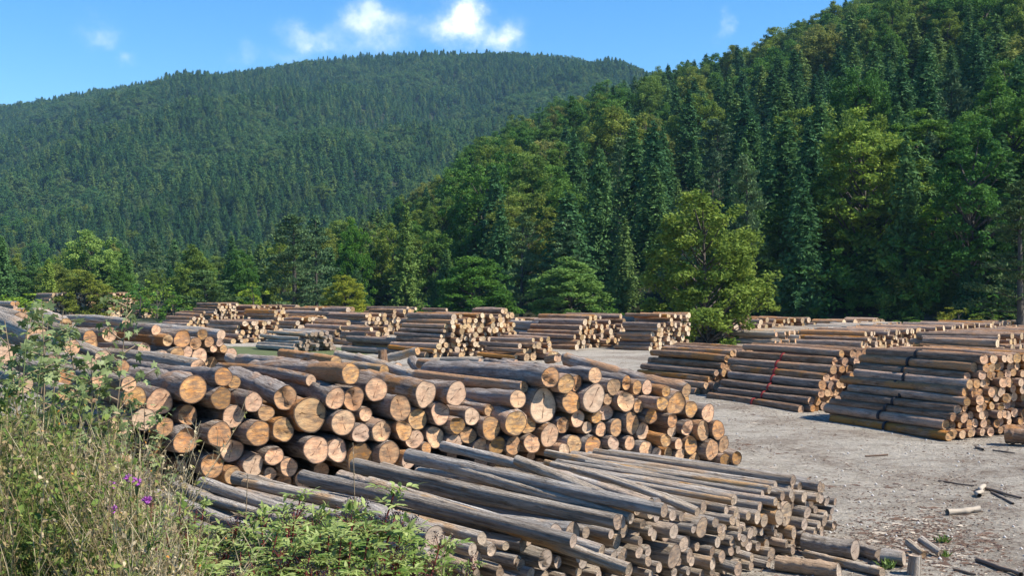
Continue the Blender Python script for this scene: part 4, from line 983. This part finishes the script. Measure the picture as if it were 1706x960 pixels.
def elder(seed, H=1.1, ns=13, spread=.55):
    g = np.random.default_rng(seed); st = MB(); lf = MB(); be = []
    for s in range(ns):
        a = g.uniform(0, 6.28); h = H * g.uniform(.62, 1.08); out = spread * g.uniform(.1, 1)
        tt = np.linspace(0, 1, 7); d = np.array([math.cos(a), math.sin(a), 0])
        pts = d * (out * tt ** 1.5)[:, None] + np.array([0, 0, 1]) * (h * tt)[:, None] + d * .12 * g.normal()
        tube(st, pts, .011 * (1 - tt * .5), 5)
        for k in range(3, 13):
            f = .12 + .88 * k / 12.; p0 = d * out * f ** 1.5 + np.array([0, 0, h * f]) + pts[0] * 1
            for sg in (-1, 1):
                b = a + PI / 2 * (k % 2) + (0 if sg > 0 else PI) + g.normal(0, .3)
                dr = np.array([math.cos(b), math.sin(b), .45 + .3 * f]); dr /= np.linalg.norm(dr); l = g.uniform(.13, .22) * (1.15 - .4 * f)
                side = np.cross(dr, [0, 0, 1.]); side /= np.linalg.norm(side)
                tn = np.clip(g.normal(.30 + .60 * f ** 3, .14), 0, 1)
                q = np.array([.35, .35, .62, .62, .88, .88, 1.0]); sgn = np.array([-1, 1, -1, 1, -1, 1, 0])
                P = p0 + dr * (q * l)[:, None] + np.array([0, 0, -1]) * (l * .35 * q ** 2)[:, None]
                Dd = dr * .75 + side * sgn[:, None] * .8 + np.array([0, 0, -.25]) + g.normal(0, .12, (7, 3))
                leaves(lf, P, Dd, np.tile([0, 0, 1.], (7, 1)) + g.normal(0, .25, (7, 3)), g.uniform(.06, .10, 7), g.uniform(.009, .015, 7), np.full(7, tn) + g.normal(0, .05, 7))
                tube(st, [p0, p0 + dr * l * .5 - np.array([0, 0, .02]), P[-1]], [.003, .002, .001], 3)
        top = pts[-1]
        if g.random() < .62:      # berry umbel, else a tuft of pale young leaves
            bq = MB(); be.append(bq)
            for k in range(9):
                v = np.array([g.normal(0, .055), g.normal(0, .055), g.uniform(.06, .11)]); tube(st, [top, top + v], [.0025, .0015], 3)
                ico(bq, top + v + g.normal(0, .012, (7, 3)), g.uniform(.004, .0065, 7))
        else:
            n = 26; Dd = rdir(g, n) * .7 + np.array([0, 0, .55]); leaves(lf, np.tile(top, (n, 1)) + g.normal(0, .03, (n, 3)), Dd, rdir(g, n) * .3 + np.array([0, 0, 1]), g.uniform(.04, .08, n), g.uniform(.010, .015, n), np.clip(g.normal(.9, .12, n), 0, 1))
    return st.mesh('stem', [M_STEMR]), lf.mesh('foliage', [M_ELDER]), [q.mesh('berry_head', [M_BERRY]) for q in be]
EL = [elder(201, 1.1, 20), elder(202, 1.2, 22), elder(203, 1.0, 18, .5), elder(204, 1.3, 10, .35)]
def put_elder(k, px, ytop, d, label, sc=1.0, group='dwarf elder clumps on the near bank'):
    x = (px - CX) / FPX * d; z = float(height(x, d)) - .05
    H = HC - (ytop - CY) / FPX * d - z; base = [1.15, 1.26, 1.05, 1.36][k]
    s = H / base
    e = bpy.data.objects.new('elder_shrub', None); COL.objects.link(e); e.location = (x, d, z); e.rotation_euler = (0, 0, random.uniform(0, 6.28)); e.scale = (sc * max(.7, s), sc * max(.7, s), s)
    link('stem', EL[k][0], e); link('foliage', EL[k][1], e)
    for m in EL[k][2]: link('berry_head', m, e)
    tag(e, label, 'shrub', group)
random.seed(31)
put_elder(1, 545, 832, 7.8, 'elder shrub whose leafy top reaches highest, in front of the grey poles')
put_elder(0, 470, 866, 7.4, 'elder shrub left of the highest one, below the pale grey pole ends')
put_elder(2, 600, 872, 7.8, 'elder shrub sloping down right beside the big grey butt end')
put_elder(0, 530, 905, 6.8, 'elder shrub in front at the bottom centre of the green mass')
put_elder(1, 400, 905, 6.6, 'elder shrub at the bottom between the red-stalked one and the main green mass')
put_elder(3, 300, 832, 5.8, 'tall thin elder with a thick red stalk standing apart from the mass', .7)
put_elder(2, 655, 920, 7.2, 'low elder at the right end of the green mass, under the poles', .8)
put_elder(0, 250, 905, 6.4, 'elder shrub at the bottom edge below the purple thistles')
put_elder(3, 95, 890, 6.4, 'elder with dark berry heads at the bottom left among dry weeds', .7)
put_elder(1, 170, 915, 6.0, 'elder shrub at the bottom left beside the berry-headed one', .8)
put_elder(2, 20, 925, 6.0, 'elder shrub cut by the bottom left frame corner')
put_elder(1, 430, 850, 7.8, 'elder shrub behind the others, touching the pale grey poles')
put_elder(0, 570, 905, 6.8, 'elder shrub at the bottom under the big grey butt end')
put_elder(2, 350, 880, 7.2, 'elder shrub just right of the tall red-stalked elder')
put_elder(1, 480, 935, 6.2, 'elder shrub nearest the bottom edge in the middle of the green mass')
put_elder(0, 330, 940, 6.0, 'elder shrub nearest the bottom edge left of the green mass')
put_elder(2, 735, 938, 7.9, 'single small elder sprig right of the mass near the log butts', .45)
# leafy saplings at the far left
def sapling(seed, H=2.0, n=16):
    g = np.random.default_rng(seed); st = MB(); lf = MB()
    zz = np.linspace(0, H, 8); ax = lambda z: np.array([.10 * math.sin(z * 1.3 + seed), .08 * math.cos(z * 1.1), z])
    tube(st, [ax(z) for z in zz], .013 * (1 - zz / H * .8), 6)
    for i in range(n):
        z = H * (.3 + .7 * i / n); a = i * 2.4 + g.normal(0, .3); l = g.uniform(.18, .42) * (1.25 - .6 * z / H)
        d = np.array([math.cos(a), math.sin(a), .35]); e = ax(z) + d * l; tube(st, [ax(z), ax(z) + d * l * .6, e], [.006, .004, .002], 4)
        k = 12; s_ = g.uniform(.3, 1.05, k)[:, None]; P = ax(z) * (1 - s_) + e * s_ + g.normal(0, .035, (k, 3))
        lobed(lf, P, rdir(g, k) * .8 + d * .5 + np.array([0, 0, -.2]), rdir(g, k) * .35 + np.array([0, 0, 1.]), g.uniform(.028, .058, k), np.clip(g.normal(.35 + .4 * z / H, .18, k), 0, 1))
    return st.mesh('stem', [M_STEMD]), lf.mesh('foliage', [M_MAPLE])
SP = [sapling(301), sapling(302, 1.8, 16), sapling(303, 2.1, 20)]
for k, px, yt, d, lb in ((0, 48, 490, 7.4, 'light green maple-like sapling rising before the grey logs at far left'), (1, 112, 540, 7.8, 'darker leafy sapling right of the light green one'), (2, 195, 478, 8.6, 'slim pale-leaved shoot whose top overlaps the leftmost far stack'),
                        (1, 140, 585, 7.6, 'low leafy sapling at the edge of the brown weeds'), (2, 65, 520, 8.6, 'sapling with a narrow top set back behind the light green one'), (2, 85, 505, 7.9, 'leafy sapling rising between the light green one and the dark one'), (1, 5, 520, 7.0, 'tall sapling half out of the left frame edge'), (0, 12, 560, 6.8, 'green sapling cut by the left frame edge'), (2, 240, 655, 9.0, 'small green shoot before the left end of the orange-ended stack')):
    x = (px - CX) / FPX * d; z = float(height(x, d)) - .05; H = HC - (yt - CY) / FPX * d - z
    e = bpy.data.objects.new('sapling', None); COL.objects.link(e); e.location = (x, d, z); e.rotation_euler = (0, 0, random.uniform(0, 6.28)); s = H / [2.05, 1.85, 2.15][k]; w_ = max(.8, s)
    if px == 195: w_ = .8
    e.scale = (w_, w_, s)
    for nm, m in zip(('stem', 'foliage'), SP[k]): link(nm, m, e)
    tag(e, lb, 'sapling', 'saplings among the weeds at left')
# thistles
def thistle(px, py, d, lb, extra=()):
    x = (px - CX) / FPX * d; z0 = float(height(x, d)); zt = HC - (py - CY) / FPX * d
    e = bpy.data.objects.new('thistle', None); COL.objects.link(e); e.location = (x, d, z0)
    g = np.random.default_rng(int(px)); st = MB(); tops = [np.array([0, 0, zt - z0])] + [np.array([(a - px) / FPX * d, .05, zt - z0 - (b_ - py) / FPX * d]) for a, b_ in extra]
    for tp in tops:
        tube(st, [np.array([0, 0, 0]), np.array([tp[0] * .3, .03, tp[2] * .6]), tp], [.006, .004, .003], 5)
        n = 16; f = g.uniform(.25, .95, n)[:, None]; P = f * tp
        leaves(st, P, rdir(g, n) + np.array([0, 0, .4]), rdir(g, n), g.uniform(.05, .11, n), g.uniform(.006, .012, n), np.full(n, .5))
    for a in st.A.get('tone', []): pass
    mb2 = MB()
    for V, in zip(st.V): pass
    st.A = {}
    link('stem', st.mesh('stem', [M_STEMG]), e)
    for tp in tops:
        fl = MB(); n = 60; dv = rdir(g, n); dv[:, 2] = np.abs(dv[:, 2]) * .9 + .15
        C_ = tp + dv * .016; U_ = dv * .013; side = np.cross(dv, rdir(g, n)); V, Q = quads(C_, U_, side / np.linalg.norm(side, axis=1)[:, None] * .003); fl.add(V, Q)
        ico(fl, tp[None] - np.array([[0, 0, .004]]), [.016]); link('flower', fl.mesh('flower', [M_PURP]), e)
    tag(e, lb, 'thistle', 'purple thistles on the bank')
thistle(188, 852, 5.0, 'thistle with the biggest, brightest purple head, lowest of the group')
thistle(228, 806, 5.3, 'thistle with two purple heads side by side at the top of the group', ((208, 803),))
thistle(186, 812, 5.4, 'thistle with one purple head left of the paired heads')
thistle(245, 836, 5.2, 'thistle with a small dim purple head right of the brightest one')
# mass of dry and green weeds
g = np.random.default_rng(77); wd = MB()
SILX = [-200, 0, 60, 150, 250, 300, 340, 420, 520, 640, 700, 760, 800]; SILY = [545, 560, 572, 612, 636, 700, 785, 822, 862, 885, 925, 962, 1020]
nst = 0; starts = []
while nst < 8200:
    px = g.uniform(-180, 790); d = math.sqrt(g.uniform(4.6 ** 2, 12.5 ** 2)); x = (px - CX) / FPX * d
    if d + .9 * min(x, 0) > 8.6: continue
    z = float(height(x, d)); ys = np.interp(px, SILX, SILY) + g.uniform(0, 26)
    hm = HC - (ys - CY) / FPX * d - z
    if hm < .06: continue
    h = min(g.uniform(.45, 1.25) * (1 if px < 255 else (.38 if px > 330 else .6)), hm); starts.append((x, d, z, h, px)); nst += 1
starts = np.array(starts); n = len(starts)
X0 = starts[:, :3]; H_ = starts[:, 3]
patch = np.sin(X0[:, 0] * 2.3) * np.cos(X0[:, 1] * 1.7) + .5 * np.sin(X0[:, 0] * 5 + X0[:, 1] * 3)
dry = np.clip(.67 + .24 * patch + (starts[:, 4] - 120) / 1500. + g.normal(0, .17, n), 0, 1)
dry = np.where(starts[:, 4] > 400, dry - .22, dry)
lean = g.normal(0, .13, (n, 2))
def along(f, i=slice(None)): 
    b = X0[i] + np.stack([lean[i, 0] * H_[i] * f ** 1.6 * 1.6, lean[i, 1] * H_[i] * f ** 1.6 * 1.6, H_[i] * f], 1); return b
# stems as thin crossed strips
for w0, rot_ in ((.0022, 0), (.0022, 1)):
    rows_ = []
    sd = np.array([1., 0, 0]) if rot_ == 0 else np.array([0, 1., 0])
    for f in (0, .4, .75, 1.0):
        c = along(np.full(n, f)); w = w0 * (1.2 - f * .8); rows_.append(c - sd * w); rows_.append(c + sd * w)
    V = np.stack(rows_, 1).reshape(-1, 3); b0 = (np.arange(n) * 8)[:, None]
    Q = np.concatenate([b0 + np.array([k * 2, k * 2 + 1, k * 2 + 3, k * 2 + 2]) for k in range(3)]); wd.add(V, Q, None, 0, tone=np.repeat(np.clip(dry + .22, 0, 1), 8))
for rep in range(30):
    f = g.uniform(.12, 1.0, n) ** .75; P = along(f); D_r = rdir(g, n) + np.array([0, 0, .35])
    grn = g.random(n) < .5
    ln_ = g.uniform(.012, .042, n) * np.where(dry < .45, 1.25, .85)
    leaves(wd, P, D_r, rdir(g, n) * .6 + np.array([0, 0, .8]), ln_, ln_ * g.uniform(.14, .32, n), np.clip(np.where(grn, dry * .75, dry + .1) + g.normal(0, .1, n), 0, 1))
# branching fine twigs at the tops
for rep in range(9):
    f = g.uniform(.45, .97, n); P = along(f); dv = rdir(g, n) * .7 + np.array([0, 0, .8]); ln_ = g.uniform(.05, .16, n)
    V, Q = quads(P + dv * ln_[:, None] * .5, dv * ln_[:, None] * .5, np.cross(dv, rdir(g, n)) * .0016); wd.add(V, Q, None, 0, tone=np.repeat(np.clip(dry + .25, 0, 1), 4))
# seed heads and small orange flowers
sel = g.random(n) < .10; C_ = along(np.ones(n))[sel]
V, Q = quads(C_, rdir(g, len(C_)) * .008, rdir(g, len(C_)) * .008); wd.add(V, Q, None, 1, tone=.5)
wo_ = link('undergrowth', wd.mesh('undergrowth', [M_WEED, M_FLOW])); tag(wo_, 'tangle of dry brown and green weeds on the near bank', 'weeds', kind='stuff')
# tall single stalks
def stalk(pts_px, d, w, lb, mat=None, nm='stalk'):
    pts = [at(a, b_, d) for a, b_ in pts_px]; g0 = pts[-1].copy(); g0[2] = float(height(g0[0], d)); org = g0.copy(); pts.append(g0)
    mb = MB(); tube(mb, [p - org for p in pts], np.linspace(w * .4, w, len(pts)), 5)
    n_ = 9; f = g.uniform(0, 1, n_)[:, None]; q0 = (pts[0] - org) * f + (pts[1] - org) * (1 - f)
    V, Q = quads(q0 + g.normal(0, .006, (n_, 3)), rdir(g, n_) * .014, rdir(g, n_) * .004); mb.add(V, Q)
    o = link(nm, mb.mesh(nm, [mat or M_STEMD])); o.location = org; tag(o, lb, 'plant stalk')
stalk([(588, 738), (590, 800), (591, 850)], 8.4, .006, 'dark dry stalk upright before the cut ends, taller one')
stalk([(413, 790), (410, 850), (408, 880)], 7.6, .006, 'brown dry stalk upright before the pale grey poles')
stalk([(47, 530), (42, 590), (38, 640)], 6.4, .005, 'pale green stalk standing high before the grey logs at left', M_STEMG)
stalk([(72, 570), (62, 660), (60, 730)], 6.2, .005, 'long yellow-green stalk over the brown weeds at left', M_STEMG)
stalk([(755, 882), (738, 925), (735, 955)], 7.6, .004, 'thin dry stem crossing the big grey butt end')
stalk([(440, 845), (352, 872), (356, 900)], 7.2, .004, 'bent bleached grass stem above the elders')
# ------------------------------------------------------------------ yard details
def ground_at(px, py): 
    d = HC * FPX / (py - CY)
    for _ in range(6):
        x = (px - CX) / FPX * d; d = (HC - float(height(x, d))) * FPX / (py - CY)
    x = (px - CX) / FPX * d; return np.array([x, d, float(height(x, d))])
g = np.random.default_rng(88)
def stick(px1, py1, px2, py2, r, mat, lb, nm='stick', cat='stick'):
    a, b_ = ground_at(px1, py1), ground_at(px2, py2); org = (a + b_) / 2; mb = MB(); n_ = 6
    tt = np.linspace(0, 1, n_)[:, None]; P = a * (1 - tt) + b_ * tt - org + g.normal(0, r * .6, (n_, 3)) * np.array([1, 1, 0]); P[:, 2] = np.linspace(r * .9, r * 1.1, n_) + (a[2] * (1 - tt[:, 0]) + b_[2] * tt[:, 0] - org[2])
    tube(mb, P, r * g.uniform(.7, 1.1, n_), 6); 
    V0 = P[0][None]; o = link(nm, mb.mesh(nm, [mat])); o.location = org; tag(o, lb, cat); return o
M_PALE = flat('peeled_wood', (0.40, 0.34, 0.27)); M_TWIG = flat('twig', (0.17, 0.13, 0.10)); M_CHIP = flat('bark_chip', (0.13, 0.08, 0.055)); M_STONE = flat('stone', (0.46, 0.44, 0.42))
stick(1580, 859, 1634, 855, .055, M_PALE, 'white peeled stick lying in the middle of the dirt at right')
stick(1627, 830, 1641, 815, .05, M_PALE, 'short pale piece of branch above the white stick')
stick(1642, 817, 1698, 833, .03, M_TWIG, 'dark thin branch right of the short pale piece')
stick(1650, 822, 1690, 842, .02, M_TWIG, 'dark twig below the thin branch at right edge')
stick(1630, 938, 1700, 963, .035, M_TWIG, 'dark branch at the bottom right corner of the dirt')
stick(1590, 952, 1625, 961, .02, M_TWIG, 'dark twig left of the corner branch')
stick(1565, 803, 1620, 812, .018, M_TWIG, 'long fine twig above the white stick')
stick(1655, 752, 1690, 757, .02, M_TWIG, 'twig lying before the cut-off brown log')
stick(1625, 747, 1640, 752, .03, M_TWIG, 'short dark stick before the strapped stack')
stick(1440, 762, 1480, 760, .02, M_CHIP, 'brown stick on the dirt behind the grey pole stack')
def stumpy(px, py, w, h, lb, lean=0.0, pal='grey'):
    a = ground_at(px, py); d = a[1]; r = w / FPX * d / 2; p = a + np.array([0.02, 0, h / FPX * d]); q = a - np.array([0, 0, .05])
    thing_log(p, q, r, r * 1.05, pal, None, 'chunk', nseg=14, nring=5, label=lb)
stumpy(1522, 958, 24, 32, 'short grey block standing on end on the dirt at bottom right')
p = ground_at(1490, 944); p[2] += .11; thing_log(p + np.array([.11, -.05, 0]), p + np.array([-.13, .1, 0]), .10, .10, 'grey', None, 'chunk', nseg=14, nring=4, label='rounded grey log chunk lying left of the upright block')
p = ground_at(1528, 930); p[2] += .06; thing_log(p + np.array([.06, -.08, 0]), p + np.array([-.05, .22, .1]), .05, .06, 'greywarm', None, 'chunk', nseg=10, nring=4, label='pale split piece leaning above the upright block')
p = ground_at(1545, 925); p[2] += .06; thing_log(p + np.array([.12, -.16, 0]), p + np.array([-.05, .12, .12]), .05, .06, 'grey', None, 'chunk', nseg=10, nring=4, label='grey forked offcut right of the pale split piece')
# scattered bark chips, stones and splinters
ch = MB(); n = 45000
px = g.uniform(-100, 1900, n); d = 11 + g.random(n) ** 1.4 * 50; x = (px - CX) / FPX * d
cl_ = np.sin(x * .9 + 1) * np.cos(d * .6) + .6 * np.sin(x * 2.1 + d * 1.3) + g.normal(0, .6, n); k = cl_ > .35
x, d = x[k], d[k]
px2 = g.normal(1530, 75, 2600); d2 = HC * FPX / np.clip(g.normal(900, 28, 2600) - CY, 200, 600); x = np.concatenate([x, (px2 - CX) / FPX * d2]); d = np.concatenate([d, d2]); n = len(x); z = height(x, d) + .006
an = g.normal(-.6, .8, n); ln_ = g.uniform(.02, .10, n) * (1 + (g.random(n) < .06) * 2.0); D3 = np.stack([np.cos(an), np.sin(an), g.normal(0, .08, n)], 1); S3 = np.stack([-np.sin(an), np.cos(an), g.normal(0, .25, n)], 1)
C3_ = np.stack([x, d, z], 1); hh = np.array([0, 0, 1.]) * .012
V = np.stack([C3_ - D3 * ln_[:, None] * .5, C3_ + S3 * ln_[:, None] * .12 + hh, C3_ + D3 * ln_[:, None] * .5, C3_ - S3 * ln_[:, None] * .12], 1).reshape(-1, 3); Q = np.arange(n * 4).reshape(n, 4)
mm = np.where(g.random(n) < .75, 0, 1); ch.add(V[np.repeat(mm == 0, 4)], np.arange((mm == 0).sum() * 4).reshape(-1, 4), None, 0); ch.add(V[np.repeat(mm == 1, 4)], np.arange((mm == 1).sum() * 4).reshape(-1, 4), None, 1)
bl = link('bark_litter', ch.mesh('bark_litter', [M_CHIP, M_PALE])); tag(bl, 'brown bark chips and pale splinters strewn on the dirt', 'litter', kind='stuff')
ns_ = 900; px = g.uniform(700, 1900, ns_); d = 12 + g.random(ns_) ** 1.3 * 30; x = (px - CX) / FPX * d; s3 = MB()
ico(s3, np.stack([x, d, height(x, d) + .003], 1), g.uniform(.01, .035, ns_) * 1.0); sto = link('gravel', s3.mesh('gravel', [M_STONE])); tag(sto, 'small pale stones scattered on the dirt', 'gravel', kind='stuff')
def sprig(px, py, hpx, k, lb):
    a = ground_at(px, py); H = hpx / FPX * a[1]; n_ = int(40); mb = MB(); P = g.normal(0, H * .3, (n_, 3)) * np.array([1, 1, 0]); 
    leaves(mb, P, rdir(g, n_) * .6 + np.array([0, 0, .8]), rdir(g, n_), g.uniform(.4, 1, n_) * H, np.full(n_, H * .09), np.clip(g.normal(.6, .15, n_), 0, 1))
    o = link('weed_tuft', mb.mesh('weed_tuft', [M_ELDER])); o.location = a; tag(o, lb, 'weed tuft', 'green tufts on the dirt')
sprig(1572, 905, 16, 0, 'faint green tuft above the split offcuts'); sprig(1573, 928, 14, 0, 'green tuft right of the split offcuts'); sprig(1478, 948, 22, 0, 'bright green tuft beside the rounded log chunk'); sprig(912, 955, 26, 0, 'green sprig before the front stack butts'); sprig(1158, 962, 20, 0, 'small green sprig at the bottom before the front stack')
